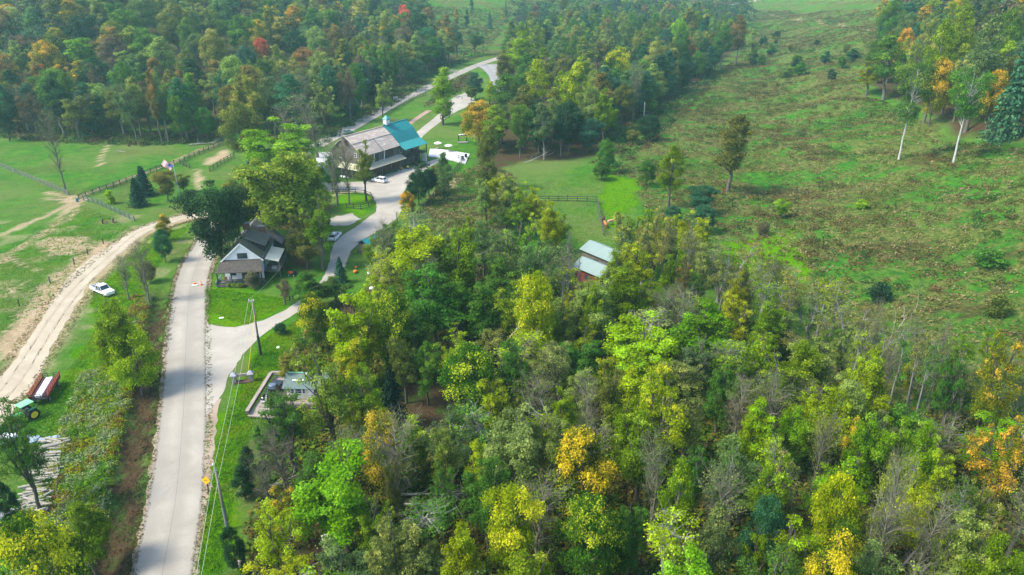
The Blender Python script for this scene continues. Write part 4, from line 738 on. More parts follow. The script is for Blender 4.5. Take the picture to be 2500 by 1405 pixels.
# lawns and fields: short tufts break up the turf
p = np.concatenate([scatter([(500, 700), (690, 730), (700, 745), (600, 795), (505, 760)], 1500, 71), scatter([(560, 1000), (640, 830), (730, 780), (730, 850), (640, 960), (560, 1250), (540, 1400), (480, 1400), (530, 1080)], 4200, 72),
    scatter([(130, 960), (240, 800), (220, 730), (300, 650), (380, 580), (460, 550), (350, 700), (300, 880), (260, 1080), (60, 1090), (30, 1010)], 7000, 73), scatter([(0, 620), (200, 500), (330, 560), (240, 600), (120, 730), (0, 830)], 3500, 74),
    scatter([(1190, 470), (1480, 420), (1560, 480), (1480, 600), (1330, 640), (1240, 560)], 2600, 75)])
merge_tufts('grass', p, rg.uniform(.2, .7, len(p)), rg.uniform(.06, .22, len(p)), palette([(.04, .11, .02), (.08, .19, .02), (.13, .25, .03), (.19, .24, .05), (.06, .15, .02)], 14, 3), n=9, leaf=.12, label='short green grass on the lawns and field', cat='grass')
mp_ = np.concatenate([scatter(ROUGH[0], 3200, 81, clump=16, thr=.62), scatter([(1060, 105), (1200, 110), (1250, 20), (1050, 15)], 900, 83)])
merge_tufts('meadow_scrub', mp_, rg.uniform(.8, 2.1, len(mp_)), rg.uniform(.5, 1.5, len(mp_)), palette([(.035, .07, .022), (.075, .075, .03), (.13, .10, .045), (.045, .09, .03), (.10, .12, .04)], 17, 14), n=46, leaf=.16, label='patches of waist-high russet and green scrub on the meadow slope', cat='scrub')
def along(cpts, offs, n, seed, world=False):
    r_ = np.random.default_rng(seed); c = np.array(spline([flatpt(*p) for p in cpts], 12)); d = np.gradient(c, axis=0); d /= np.linalg.norm(d, axis=1, keepdims=True) + 1e-9
    i = r_.integers(0, len(c) - 1, n); f = r_.random((n, 1)); q = c[i] * (1 - f) + c[i + 1] * f; o = r_.choice([-1, 1], n) * r_.uniform(*offs, n); q = q + np.stack([d[i, 1], -d[i, 0]], 1) * o[:, None]
    return np.column_stack([q, Hh(q[:, 0], q[:, 1]) + .02])
p = np.concatenate([along(CL, (2.9, 3.9), 5200, 91), along(RUTC, (2.4, 4.0), 2600, 92)])
merge_tufts('road_edge_growth', p, rg.uniform(.08, .34, len(p)), rg.uniform(.03, .12, len(p)), palette([(.07, .15, .03), (.12, .19, .04), (.13, .12, .05), (.17, .12, .06), (.09, .13, .035)], 19, 2), n=9, leaf=.10, label='fallen leaves and ragged grass creeping over the road edges', cat='verge growth')
# the far wood: crowns merged as one mass, past the trees one can tell apart
def far_wood():
    rg = np.random.default_rng(9); c = []
    for _ in range(60000):
        y = 330 * (2600 / 330) ** rg.random(); x = rg.uniform(-.80, .80) * y; px = 1250 + FPX * x / (y * cp + 25)
        if len(c) > 5200: break
        lt = y > interp(LEDGE, x, 0) + 10
        hz = float(Hh(x, y)); py = project((x, y, hz + 6))[1]
        if py > 190 or py < -160: continue
        z1 = px < 1040 and py < 130 and lt and y > 430 or (px < 170 and y > 340 and py < 200)
        z2 = (1250 < px < 1830 and y > 560 and py < 70) or (px >= 1040 and y > 950)
        z3 = px > 2180 and py < 70 and y > 300
        if not (z1 or z2 or z3): continue
        c.append((x, y, hz))
    P = np.array(c); m = len(P); cols = np.array([(.045, .10, .045), (.06, .12, .04), (.035, .075, .04), (.09, .11, .045), (.11, .08, .05), (.08, .07, .05), (.13, .15, .04), (.18, .09, .045)])
    ci = rg.choice(len(cols), m, p=[.22, .2, .18, .14, .08, .08, .07, .03]); hh = rg.uniform(9, 16, m); ww = rg.uniform(4, 7, m); n = 220
    cen = rg.normal(size=(m, 7, 3)) * .42; k = rg.integers(0, 7, (m, n)); D = rg.normal(size=(m, n, 3)); D /= np.linalg.norm(D, axis=2, keepdims=True); D[:, :, 2] = np.abs(D[:, :, 2]) * .8
    off = np.take_along_axis(cen, k[:, :, None].repeat(3, 2), 1) + D * .5
    q = P[:, None] + off * np.stack([ww, ww, hh * .42], 1)[:, None]; q[:, :, 2] += (hh * .62)[:, None]
    V, Fq = leafquads(q.reshape(-1, 3), (D * .8 + rg.normal(size=D.shape) * .4 + np.array([0, 0, .4])).reshape(-1, 3), (rg.uniform(.35, .8, (m, n)) * (ww[:, None] / 5)).ravel(), rg)
    A = np.repeat((cols[ci][:, None] * rg.uniform(.6, 1.4, (m, n, 1)) * rg.uniform(.8, 1.2, (m, 1, 1))).reshape(-1, 3), 4, axis=0)
    me = npmesh('far_wood', V, Fq, TUFT, A, 'tc'); o = bpy.data.objects.new('far_wood', me); col.objects.link(o); tag(o, 'distant hazy wooded hills along the top of the view', 'wood', None, 'stuff'); print('FARWOOD', m)
far_wood()
#OBJ>
# ------------------------------------------------------------------ materials of the built things
M_WOOD = mat('weathered_wood', (.13, .115, .10), .85, .35, 1.2, streak=(3, 3, .25)); M_WOODL = mat('pale_wood', (.27, .23, .195), .85, .3, 1.0, streak=(4, .4, 4))
M_DARKW = mat('dark_wood', (.035, .032, .03), .8, .3); M_FENCE = mat('fence_wood', (.06, .05, .045), .85, .35); M_GFENCE = mat('green_fence_wood', (.09, .12, .105), .85, .3)
M_GROOF = mat('grey_metal_roof', (.63, .555, .48), .7, .2, .5, streak=(.35, 2.5, 2.5), c2=(.40, .31, .25), amt=.75); M_TEAL = mat('teal_metal_roof', (.012, .20, .20), .42, .12, 1, spec=.5); M_TEALL = mat('teal_porch_roof', (.035, .27, .26), .42, .12, 1, spec=.5)
M_SHING = mat('mossy_shingle', (.085, .08, .072), .9, .4, 2.5, c2=(.15, .15, .06), amt=.5); M_BLUER = mat('slate_blue_roof', (.13, .13, .155), .6, .15, .5, streak=(.5, 4, .5)); M_BROWNS = mat('leaf_strewn_shingle', (.062, .055, .052), .9, .4, 3, c2=(.42, .32, .17), amt=.15)
M_WHITE = mat('white_paint', (.78, .78, .77), .6, .05); M_CREAM = mat('cream_paint', (.66, .62, .48), .7, .12); M_CREAMR = mat('cream_metal_roof', (.72, .70, .54), .55, .12, 1.5, streak=(6, .3, 1), c2=(.3, .28, .16), amt=.1)
M_BLUEW = mat('blue_paint', (.10, .24, .46), .6, .15); M_RED = mat('red_paint', (.34, .05, .035), .6, .25); M_REDBARN = mat('barn_red', (.17, .045, .035), .8, .3, 1.5, streak=(3, 3, .3)); M_GLASS = mat('dark_glass', (.02, .035, .045), .08, .1, spec=.8)
M_CHROME = mat('chrome', (.75, .75, .74), .2, .03, metal=.6); M_TYRE = mat('tyre_rubber', (.02, .02, .02), .85, .1); M_BLACK = mat('black_paint', (.018, .02, .022), .25, .1, spec=.6); M_CARW = mat('car_white', (.80, .81, .82), .25, .03, spec=.6); M_SILV = mat('car_silver', (.42, .46, .48), .25, .05, metal=.4, spec=.6)
M_GREENP = mat('tractor_green', (.02, .20, .05), .35, .1, spec=.5); M_YELP = mat('yellow_paint', (.75, .55, .04), .45, .08); M_PALEG = mat('sun_faded_green', (.20, .45, .27), .5, .1); M_ORANGE = mat('orange_paint', (.80, .14, .02), .5, .08); M_STEEL = mat('galvanised_steel', (.42, .44, .45), .45, .12, metal=.3)
M_STONE = mat('field_stone', (.28, .25, .22), .9, .35, 3); M_POLE = mat('grey_pole', (.20, .18, .155), .85, .25, 1, streak=(4, 4, .3)); M_LOG = mat('cut_log', (.30, .28, .23), .85, .3, 2, streak=(.4, 4, 4)); M_WIRE = mat('aluminium_wire', (.36, .42, .30), .5, .05); M_BRICK = mat('brick_red', (.22, .10, .07), .9, .3, 4)
M_PUMP = mat('pumpkin_skin', (.72, .17, .02), .55, .15); M_REDL = mat('red_lens', (.5, .02, .02), .3, .05); M_RUST = mat('rusty_metal', (.30, .17, .12), .85, .35, 1); M_PALER = mat('pale_metal_roof', (.20, .27, .25), .45, .1, .6, streak=(3, .3, 1)); M_COW = {}
def cowm(k, c): return M_COW.setdefault(k, mat('hide_' + k, c, .8, .2, 2))
def at(px, py, dz=0): return G(px, py, dz)
def hgt(base, px, ytop): return CAMZ + ray(px, ytop).z * (base.y / ray(px, ytop).y) - base.z

# ------------------------------------------------------------------ vehicles (x = forward)
def wheels(t, xs_, yw, r, wd, rimm=M_CHROME, rr=None):
    for x in xs_:
        for s in (-1, 1):
            rad = rr[xs_.index(x)] if rr else r
            wo = MB().lathe([(rad * .75, -wd / 2), (rad, -wd * .35), (rad, wd * .35), (rad * .75, wd / 2)], (x, s * yw, rad), 16, 'y').build('wheel', M_TYRE, t)
            MB().lathe([(rad * .6, -wd / 2 - .015), (rad * .6, wd / 2 + .015)], (x, s * yw, rad), 14, 'y').build('rim', rimm, wo)
def taper_cabin(x0, x1, xt0, xt1, w0, w1, z0, z1):
    return [(x0, -w0, z0), (x1, -w0, z0), (x1, w0, z0), (x0, w0, z0), (xt0, -w1, z1), (xt1, -w1, z1), (xt1, w1, z1), (xt0, w1, z1)], [(3, 2, 1, 0), (4, 5, 6, 7), (0, 1, 5, 4), (1, 2, 6, 5), (2, 3, 7, 6), (3, 0, 4, 7)]
def car(name, label, cat, loc, rz, paint, L=4.5, kind='suv', group=None):
    t = thing(name, label, cat, loc, rz, group); h = L / 2; W = .9
    if kind == 'suv':
        prof = [(-h, .35), (-h, .8), (-h + .1, 1.02), (h - 1.35, 1.02), (h - .25, .86), (h, .62), (h, .35), (h - .5, .28), (-h + .5, .28)]
        cab = (-h + .12, h - 1.3, -h + .55, h - 2.1, .84, .68, 1.0, 1.56)
    elif kind == 'sedan':
        prof = [(-h, .35), (-h, .85), (-h + .2, .95), (h - 1.2, .93), (h - .2, .78), (h, .58), (h, .32), (-h + .4, .28)]
        cab = (-h + .8, h - 1.2, -h + 1.5, h - 2.0, .82, .64, .92, 1.38)
    else:
        prof = [(-h, .5), (-h, .62), (h - 1.6, .62), (h - 1.55, 1.12), (h - .2, 1.05), (h, .9), (h, .5), (h - .5, .42), (-h + .5, .42)]
        cab = (-h + 2.05, h - 1.5, -h + 2.25, h - 2.1, .86, .72, 1.1, 1.78)
    MB().prism(prof, -W, W).build('body', paint, t, bevel=.06)
    g = MB(); g.add(*taper_cabin(*cab)); g.build('window_band', M_GLASS, t, bevel=.04)
    x0, x1, xt0, xt1, w0, w1, z0, z1 = cab
    MB().box(((xt0 + xt1) / 2, 0, z1 + .02), (xt1 - xt0 + .06, w1 * 2 + .05, .07)).build('roof', paint, t, bevel=.025)
    p = MB()
    for s in (-1, 1):
        for a, b in ((x0, xt0), (x1, xt1), ((x0 + x1) / 2, (xt0 + xt1) / 2)): p.bar((a, s * (w0 + .006), z0), (b, s * (w1 + .006), z1), .07, .09)
    p.build('pillar', paint, t)
    if kind == 'pickup':
        b = MB()
        for s in (-1, 1): b.box((-h + 1.0, s * (W - .06), .9), (2.0, .12, .56))
        b.box((-h + .05, 0, .9), (.1, W * 2 - .24, .56)); b.box((-h + 2.02, 0, 1.0), (.08, W * 2 - .24, .8)); b.build('bed_side', paint, t, bevel=.02)
        MB().box((-h + 1.0, 0, .66), (1.85, W * 2 - .3, .05)).build('bed_floor', M_BLACK, t)
        MB().box((-h + 1.1, .2, .75), (.9, .5, .14), .3).build('toolbox', M_RUST, t)
    if kind == 'suv':
        for s in (-1, 1): MB().bar((xt0 + .1, s * .56, z1 + .09), (xt1 - .1, s * .56, z1 + .09), .04, .04).build('roof_rail', M_BLACK, t)
    wheels(t, [-h + .85, h - .85], W - .1, .34 if kind != 'pickup' else .39, .22)
    for s in (-1, 1):
        MB().box((h - .02, s * .66, .74 if kind != 'pickup' else .88), (.1, .34, .15)).build('headlight', M_WHITE, t, bevel=.02)
        MB().box((-h + .0, s * .74, .82), (.1, .22, .2)).build('tail_light', M_REDL, t, bevel=.02)
    MB().box((h, 0, .42), (.14, 1.6, .14)).build('bumper', M_BLACK if kind == 'suv' else M_CHROME, t)
    return t
car('pickup_truck', 'white pickup with an open dark bed parked on grass by the dirt road', 'pickup truck', at(252, 716, .01), R(-33), M_CARW, 5.6, 'pickup')
car('parked_car', 'small white hatchback parked in front of the weathered barn', 'car', at(927, 445, .03), R(152), M_CARW, 4.5, 'suv')
car('parked_car', 'silver-white estate car parked under trees beside the gravel drive', 'car', at(818, 583, .03), R(84), M_CARW, 4.6, 'suv')
car('parked_car', 'silver car driving on the road behind the weathered barn', 'car', at(849, 327, .04), R(48), M_SILV, 4.5, 'sedan')
car('parked_car', 'white car half out of view at the left edge near the log row', 'car', at(-2, 1092, .01), R(75), M_CARW, 4.5, 'sedan')

# old truck, wagon, tractor
def ball(c, r, sx=1, sy=1, sz=1, n=12, m=8):
    b = MB(); vs = []; fs = []
    for i in range(m + 1):
        ph = math.pi * i / m
        for k in range(n):
            th = 2 * math.pi * k / n; vs.append((c[0] + r * sx * math.sin(ph) * math.cos(th), c[1] + r * sy * math.sin(ph) * math.sin(th), c[2] + r * sz * math.cos(ph)))
    for i in range(m):
        for k in range(n): fs.append((i * n + k, i * n + (k + 1) % n, (i + 1) * n + (k + 1) % n, (i + 1) * n + k))
    b.add(vs, fs); return b
DK = at(655, 1002); DKZ = .75
t = thing('vintage_truck', 'old black pickup with rounded fenders displayed on the timber deck', 'truck', (DK.x, DK.y + 2.6, DKZ + .03), R(-97))
b = MB(); b.add([(.4, -.62, .45), (2.1, -.36, .5), (2.1, .36, .5), (.4, .62, .45), (.4, -.55, 1.25), (2.05, -.22, 1.1), (2.05, .22, 1.1), (.4, .55, 1.25)], [(3, 2, 1, 0), (4, 5, 6, 7), (0, 1, 5, 4), (1, 2, 6, 5), (2, 3, 7, 6), (3, 0, 4, 7)]); b.build('hood', M_BLACK, t, True, bevel=.1)
b = MB(); b.add(*taper_cabin(-1.0, .45, -.85, .2, .72, .58, .5, 1.3)); b.build('cab', M_BLACK, t, bevel=.06); b = MB(); b.add(*taper_cabin(-.9, .3, -.78, .08, .66, .52, 1.28, 1.68)); b.build('cab_window', M_GLASS, t, bevel=.04)
ball((-.35, 0, 1.66), .6, .95, 1, .25).build('roof', mat('grey_blue_paint', (.10, .14, .18), .3, .1, spec=.6), t, True)
for s in (-1, 1):
    ball((1.45, s * .72, .55), .5, 1.35, .5, .85).build('front_fender', M_BLACK, t, True); ball((-1.6, s * .8, .55), .48, 1.2, .4, .8).build('rear_fender', M_BLACK, t, True)
    ball((2.0, s * .55, .82), .13).build('headlight', M_CHROME, t, True)
MB().box((-1.85, 0, .8), (1.75, 1.3, .5)).build('truck_bed', M_BLACK, t, bevel=.03); MB().box((2.25, 0, .45), (.14, 1.7, .16)).build('bumper', M_CHROME, t, bevel=.04); MB().box((2.12, 0, .8), (.06, .3, .45)).build('grille', M_CHROME, t)
wheels(t, [-1.6, 1.45], .72, .36, .2)

WG = at(95, 992); t = thing('hay_wagon', 'red-sided hay wagon with a pale deck hitched behind the tractor', 'wagon', (WG.x - .6, WG.y + 3.1, 0), R(104))
MB().box((0, 0, 1.0), (6.2, 2.4, .12)).build('deck', M_DARKW, t); MB().box((0, .1, 1.26), (5.4, .95, .38)).build('centre_bench', mat('pale_board', (.70, .66, .68), .7, .08, 1, streak=(.5, 6, 6)), t, bevel=.02)
for s in (-1, 1):
    b = MB(); b.box((0, s * 1.16, 1.25), (6.1, .06, .42))
    for z in (1.62, 1.9, 2.15): b.bar((-3.05, s * 1.2, z), (3.05, s * 1.26, z), .05, .08)
    for k in range(8): b.bar((-3.0 + k * 6 / 7, s * 1.2, 1.0), (-3.0 + k * 6 / 7, s * 1.24, 2.18), .07, .07)
    b.build('side_rail', M_RED, t); MB().box((0, s * .85, 1.22), (5.6, .35, .3)).build('bench', mat('dark_red_bench', (.10, .03, .03), .7), t)
for x in (-3.05, 3.05):
    b = MB()
    for z in (1.3, 1.6, 1.9):
        if x < 0: b.bar((x, -1.1, z), (x, 1.1, z), .06, .07)
        else: b.bar((x, -1.1, z), (x, -.35, z), .06, .07); b.bar((x, .4, z), (x, 1.1, z), .06, .07)
    for y in (-1.1, -.35, .4, 1.1): b.bar((x, y, 1.0), (x, y, 1.95), .06, .06)
    b.build('end_frame', M_BLACK, t)
wheels(t, [-2.1, 2.1], .95, .38, .24, M_STEEL); MB().bar((-3.0, 0, .55), (-4.6, 0, .5), .1, .1).build('drawbar', M_BLACK, t); MB().box((0, 0, .7), (5, .3, .3)).build('chassis', M_BLACK, t)
TR = at(62, 1032); t = thing('farm_tractor', 'green tractor with yellow wheel rims hitched to the red wagon', 'tractor', (TR.x - .3, TR.y + .6, 0), R(-118))
MB().box((1.0, 0, 1.15), (1.9, .75, .6)).build('hood', M_GREENP, t, bevel=.12); MB().box((-.4, 0, .85), (1.6, .9, .5)).build('chassis', M_BLACK, t, bevel=.04)
MB().box((-.45, 0, 2.5), (1.9, 1.6, .12)).build('canopy', M_PALEG, t, bevel=.05)
b = MB()
for x in (-1.25, .35):
    for y in (-.68, .68): b.bar((x, y, 1.2), (x, y, 2.46), .07, .07)
b.build('roll_bar', M_GREENP, t)
for s in (-1, 1): MB().lathe([(.92, -.3), (.98, -.3), (.98, .12), (.92, .12)], (-.75, s * .98, .86), 20, 'y').build('fender', M_GREENP, t) if False else MB().box((-.75, s * .95, 1.68), (1.15, .42, .1)).build('fender', M_GREENP, t, bevel=.04)
wheels(t, [-.75, 1.55], .98, .8, .42, M_YELP, rr=[.82, .5]); MB().box((-.6, 0, 1.3), (.5, .55, .5)).build('seat', M_BLACK, t, bevel=.06); MB().tube([(1.2, .25, 1.4), (1.2, .25, 2.1)], .05).build('exhaust_pipe', M_BLACK, t)
MB().lathe([(.22, 0), (.22, .03)], (.1, 0, 1.72), 12).build('steering_wheel', M_BLACK, t)
for s in (-1, 1): ball((1.96, s * .22, 1.25), .1).build('headlight', M_CHROME, t)

# ------------------------------------------------------------------ buildings
def windows(t, spec, m=M_GLASS, fr=M_WHITE):     # (centre, width, height, angle) on walls
    for c, wd, h, rz in spec:
        f = MB().box(c, (wd + .22, .10, h + .22), rz).build('window', fr, t); MB().box(c, (wd, .16, h), rz).build('pane', m, f)
        MB().bar((c[0] - math.cos(rz) * wd / 2, c[1] - math.sin(rz) * wd / 2, c[2]), (c[0] + math.cos(rz) * wd / 2, c[1] + math.sin(rz) * wd / 2, c[2]), .2, .05).build('window_bar', fr, f)
BA = math.atan2(13, 8.6); P0 = at(888, 441)
# local frame: x along the barn (away from camera to the right), y across to the left, origin at the near corner
t = thing('weathered_barn', 'weathered grey timber barn with a pale metal gambrel roof', 'barn', (P0.x, P0.y, 0), BA)
W_, L_ = 12.0, 15.8
def gambrel(z_e, z_k, z_r, k=3.0, e=.5, Wd=W_): return [(-e, z_e), (k, z_k), (Wd / 2, z_r), (Wd - k, z_k), (Wd + e, z_e)]
wall = [(0, 0), (0, 7.2), (3.0, 9.9), (W_ / 2, 11.8), (W_ - 3.0, 9.9), (W_, 7.2), (W_, 0)]
MB().prism([(y, z) for y, z in wall], 0, L_, 'x').build('wall', M_WOOD, t)
g = gambrel(7.0, 10.15, 12.05)
for i, nm in enumerate(('roof_lower', 'roof_upper', 'roof_upper', 'roof_lower')):
    (ya, za), (yb, zb) = g[i], g[i + 1]; MB().slab([(-.4, ya, za), (L_ + .05, ya, za), (L_ + .05, yb, zb), (-.4, yb, zb)], .14).build('roof', M_GROOF, t)
b = MB()
for i in range(27):      # standing seams of the metal sheets
    x = -.35 + i * .6
    for j in (0, 1): b.bar((x, g[j][0], g[j][1] + .03), (x, g[j + 1][0], g[j + 1][1] + .03), .05, .05)
b.build('roof_seams', mat('seam_grey', (.38, .35, .33), .6, .1), t)
MB().bar((-.42, g[1][0], g[1][1] + .05), (L_, g[1][0], g[1][1] + .05), .22, .05).build('roof_flashing', mat('flashing', (.24, .23, .23), .6), t)
MB().bar((8.4, g[0][0] - .02, g[0][1] + .06), (8.1, g[1][0], g[1][1] + .06), .3, .04).build('roof_stain', mat('dark_seam', (.16, .15, .15), .8), t)
MB().bar((-.42, W_ / 2, 12.12), (L_, W_ / 2, 12.12), .35, .08).build('ridge_cap', M_GROOF, t)
MB().prism([(W_ / 2 - .8, 10.9), (W_ / 2, 12.0), (W_ / 2 + .8, 10.9)], -1.3, 0, 'x').build('hay_hood', M_WOOD, t)
MB().box((-.03, W_ / 2, 10.3), (.1, 1.3, 1.5)).build('loft_door', mat('rust_door', (.16, .085, .06), .8), t)
MB().box((-.04, W_ / 2 + 3.2, 8.6), (.1, .9, .9)).build('loft_opening', M_DARKW, t)
windows(t, [((-.03, 2.4, 7.0), .7, 1.1, R(90)), ((-.03, 8.6, 4.9), .8, 1.1, R(90)), ((-.03, 1.2, 5.2), .5, .9, R(90))])
b = MB()
for k in range(20): b.box((.4 + k * .79, -.035, 5.6), (.05, .05, 3.1))
b.build('board_batten', M_DARKW, t)
MB().box((11.2, -.05, 5.5), (4.0, .12, 2.6)).build('sliding_door', mat('barn_door', (.06, .045, .04), .8, .3), t); MB().box((5.8, -.06, 5.2), (1.6, .12, 2.4)).build('hay_door', M_DARKW, t)
for x0 in (8.9, 4.6): MB().tube([(x0 + .5 * math.sin(a) * .6, -.2, 4.3 + 2.6 * a / 1.57) for a in (0, .4, .8, 1.2, 1.57)], .12, 6).build('door_trim', M_WHITE, t)
# wrap-around lean-to
MB().slab([(-2.6, -2.6, 3.4), (L_ + .4, -2.6, 3.4), (L_ + .4, 0, 4.4), (0, 0, 4.4)], .12).build('leanto_roof', mat('lichen_roof', (.26, .25, .22), .9, .35, 1.2, c2=(.36, .34, .22), amt=.6), t)
MB().slab([(-2.6, -2.6, 3.405), (0, 0, 4.405), (0, W_ - .4, 4.405), (-2.6, W_ - .2, 3.405)], .12).build('leanto_roof', mat('lichen_roof_gable', (.44, .42, .32), .9, .3, 1.5, c2=(.30, .32, .16), amt=.5), t)
for x in (-2.4, 1.5, 5.5, 9.5, 13.5): MB().box((x, -2.4, 1.65), (.2, .2, 3.3)).build('post', M_WOOD, t)
for y in (2, 6, 10): MB().box((-2.4, y, 1.65), (.2, .2, 3.3)).build('post', M_WOOD, t)
MB().box((7.8, -.06, 1.6), (15.2, .1, 2.8)).build('lower_wall', mat('brown_siding', (.11, .06, .04), .85, .3, 1.5, streak=(3, 3, .3)), t)
for x in (3, 8, 12.2): MB().box((x, -.13, 1.2), (1.3, .1, 2.2)).build('door', M_DARKW, t)
MB().box((6.5, -2.75, .12), (13, .18, .22)).build('kerb_beam', M_WOODL, t); MB().box((14.3, -2.5, .1), (2.6, 2.2, .18)).build('stoop', mat('concrete', (.42, .40, .38), .9, .1), t)
# teal wing
e0 = P0 + Matrix.Rotation(BA, 3, 'Z') @ Vector((L_ + .1, 0, 0))
t = thing('teal_roofed_barn', 'teal metal roofed barn wing with balcony and cupola', 'barn', (e0.x, e0.y, 0), BA); L2 = 10.6
MB().prism([(1.2, 0), (1.2, 7.4), (3.2, 9.8), (W_ / 2, 11.9), (W_ - 3.2, 9.8), (W_ - 1.2, 7.4), (W_ - 1.2, 0)], 0, L2 - .6, 'x').build('wall', M_WOOD, t)
prof = [(-2.3, 5.9), (.7, 7.4), (3.1, 10.1), (W_ / 2, 12.35), (W_ - 3.1, 10.1), (W_ - .7, 7.4), (W_ + 1, 6.5)]
for i in range(6):
    (ya, za), (yb, zb) = prof[i], prof[i + 1]
    MB().slab([(0, ya, za), (L2, ya, za), (L2, yb, zb), (0, yb, zb)], .12).build('porch_roof' if i in (0, 5) else 'roof', M_TEALL if i in (0, 5) else M_TEAL, t)
b = MB()
for i in range(18):
    for j in (0, 1, 2): b.bar((.3 + i * .6, prof[j][0], prof[j][1] + .02), (.3 + i * .6, prof[j + 1][0], prof[j + 1][1] + .02), .04, .05)
b.build('roof_seams', mat('teal_seam', (.01, .15, .15), .45), t)
MB().bar((0, W_ / 2, 12.42), (L2, W_ / 2, 12.42), .3, .08).build('ridge_cap', M_TEALL, t)
cu = MB().box((1.7, W_ / 2, 13.1), (1.5, 1.5, 1.7)).build('cupola', mat('cupola_grey', (.36, .36, .40), .6), t)
MB().add([(.8, W_ / 2 - .95, 13.95), (2.6, W_ / 2 - .95, 13.95), (2.6, W_ / 2 + .95, 13.95), (.8, W_ / 2 + .95, 13.95), (1.7, W_ / 2, 15.1)], [(3, 2, 1, 0), (0, 1, 4), (1, 2, 4), (2, 3, 4), (3, 0, 4)]).build('cupola_roof', M_TEALL, cu)
MB().tube([(1.7, W_ / 2, 15.05), (1.7, W_ / 2, 15.9)], .05).build('weathervane', M_TEAL, cu)
for s, c in ((0, (1.7, W_ / 2 - .76, 13.1)), (1, (.94, W_ / 2, 13.1))): MB().box(c, (.8 if s == 0 else .06, .06 if s == 0 else .8, .9)).build('louvre', M_WHITE, cu)
MB().box((L2 / 2, -.5, 3.3), (L2 - .4, 3.2, .18)).build('balcony_floor', M_DARKW, t)
b = MB()
for z in (3.9, 4.4): b.bar((.2, -2.05, z), (L2 - .3, -2.05, z), .07, .08)
for k in range(22): b.bar((.3 + k * (L2 - .8) / 21, -2.05, 3.3), (.3 + k * (L2 - .8) / 21, -2.05, 4.4), .05, .05)
b.build('balcony_rail', M_DARKW, t)
for x in (.3, 3.4, 6.6, L2 - .4): MB().box((x, -2.0, 2.95), (.2, .2, 5.9)).build('post', M_DARKW, t)
b = MB()
for k in range(14): b.box((1.0 + k * .27, -2.7, 3.2 - k * .23), (.28, 1.0, .07))
b.bar((.9, -3.2, 3.3), (4.7, -3.2, .2), .08, .25); b.bar((.9, -2.2, 3.3), (4.7, -2.2, .2), .08, .25); b.build('stair', M_DARKW, t)
MB().bar((.9, -3.2, 4.3), (4.7, -3.2, 1.2), .07, .07).build('stair_rail', M_DARKW, t)
MB().box((L2 - 1.6, 1.14, 1.3), (1.6, .12, 2.3)).build('door', M_DARKW, t); windows(t, [((2.0, 1.15, 4.9), 1.0, 1.2, 0), ((5.2, 1.15, 4.9), 1.0, 1.2, 0), ((8.2, 1.15, 4.9), 1.0, 1.2, 0)])
MB().box((L2 - .5, -1.0, 1.4), (.12, 2.2, 2.6)).build('white_door', M_WHITE, t)
# low blue shed left of the barn
q = at(800, 432); t = thing('blue_shed', 'low blue shed with a white roof edge left of the barn', 'shed', (q.x, q.y, 0), BA + R(8))
MB().box((1.6, 2.0, 1.3), (3.4, 4.6, 2.6)).build('wall', M_BLUEW, t); MB().slab([(-.3, -.6, 2.7), (3.6, -.6, 3.0), (3.6, 4.6, 3.0), (-.3, 4.6, 2.7)], .12).build('roof', M_WHITE, t); MB().box((-.13, 2.0, 1.1), (.1, 1.2, 2.0)).build('door', M_DARKW, t)
q = at(840, 436); t = thing('canoe', 'white and blue upturned boat leaning under the barn lean-to', 'boat', (q.x, q.y, .0), R(150)); MB().lathe([(.05, -2), (.32, -1.2), (.4, 0), (.32, 1.2), (.05, 2)], (0, 0, .42), 10, 'x').build('hull', M_CARW, t, True); MB().box((1.3, 0, .5), (.5, .5, .5)).build('outboard_motor', M_BLUEW, t, bevel=.08)

# white court right of the barn, with what stands on it
pc = [at(*p) for p in ((1046, 384), (1050, 366), (1075, 366), (1147, 378), (1136, 402), (1108, 394), (1080, 388))]
b = MB(); n = len(pc); b.add([(p.x, p.y, .3) for p in pc] + [(p.x, p.y, 0) for p in pc], [tuple(range(n))] + [(i, (i + 1) % n, n + (i + 1) % n, n + i) for i in range(n)]); o = b.build('white_terrace', mat('worn_white_concrete', (.52, .52, .51), .85, .15, 1.2)); tag(o, 'bright white concrete terrace right of the teal-roofed barn', 'terrace')
for (px, py, lb) in ((1131, 394, 'black armchair on the white terrace, nearer its corner'), (1139, 389, 'black armchair on the white terrace, right of the other one')):
    q = at(px, py); t = thing('patio_chair', lb, 'chair', (q.x, q.y, .3), R(30), 'black chairs on the white terrace')
    MB().box((0, 0, .42), (.9, .9, .15)).build('seat', M_BLACK, t, bevel=.04); MB().box((0, .42, .85), (.9, .12, .9)).build('backrest', M_BLACK, t, bevel=.04)
    for x in (-.38, .38):
        for y in (-.38, .38): MB().box((x, y, .18), (.08, .08, .36)).build('leg', M_BLACK, t)
for px, py, lb in ((1096, 372, 'round white parasol on the lawn edge, nearer the garden arch'), (1070, 366, 'round white parasol on the lawn, nearest the barn')):
    q = at(px, py); t = thing('parasol', lb, 'parasol', (q.x, q.y, 0), 0, 'white parasols beside the terrace'); MB().tube([(0, 0, 0), (0, 0, 2.6)], .05).build('pole', M_WOODL, t)
    MB().lathe([(1.35, 2.15), (1.3, 2.25), (.7, 2.5), (.06, 2.68)], (0, 0, 0), 16).build('canopy', M_WHITE, t, True); MB().lathe([(.2, .0), (.25, .06), (.06, .1), (.06, .7), (.6, .72), (.6, .78)], (0, 0, 0), 14).build('table', M_WOODL, t)
q = at(1130, 349); t = thing('garden_arch', 'garden arch draped in white above a low stone step on the lawn', 'arch', (q.x, q.y, 0), R(8))
MB().box((0, -.3, .2), (3.4, 1.6, .4)).build('stone_step', M_STONE, t, bevel=.05)
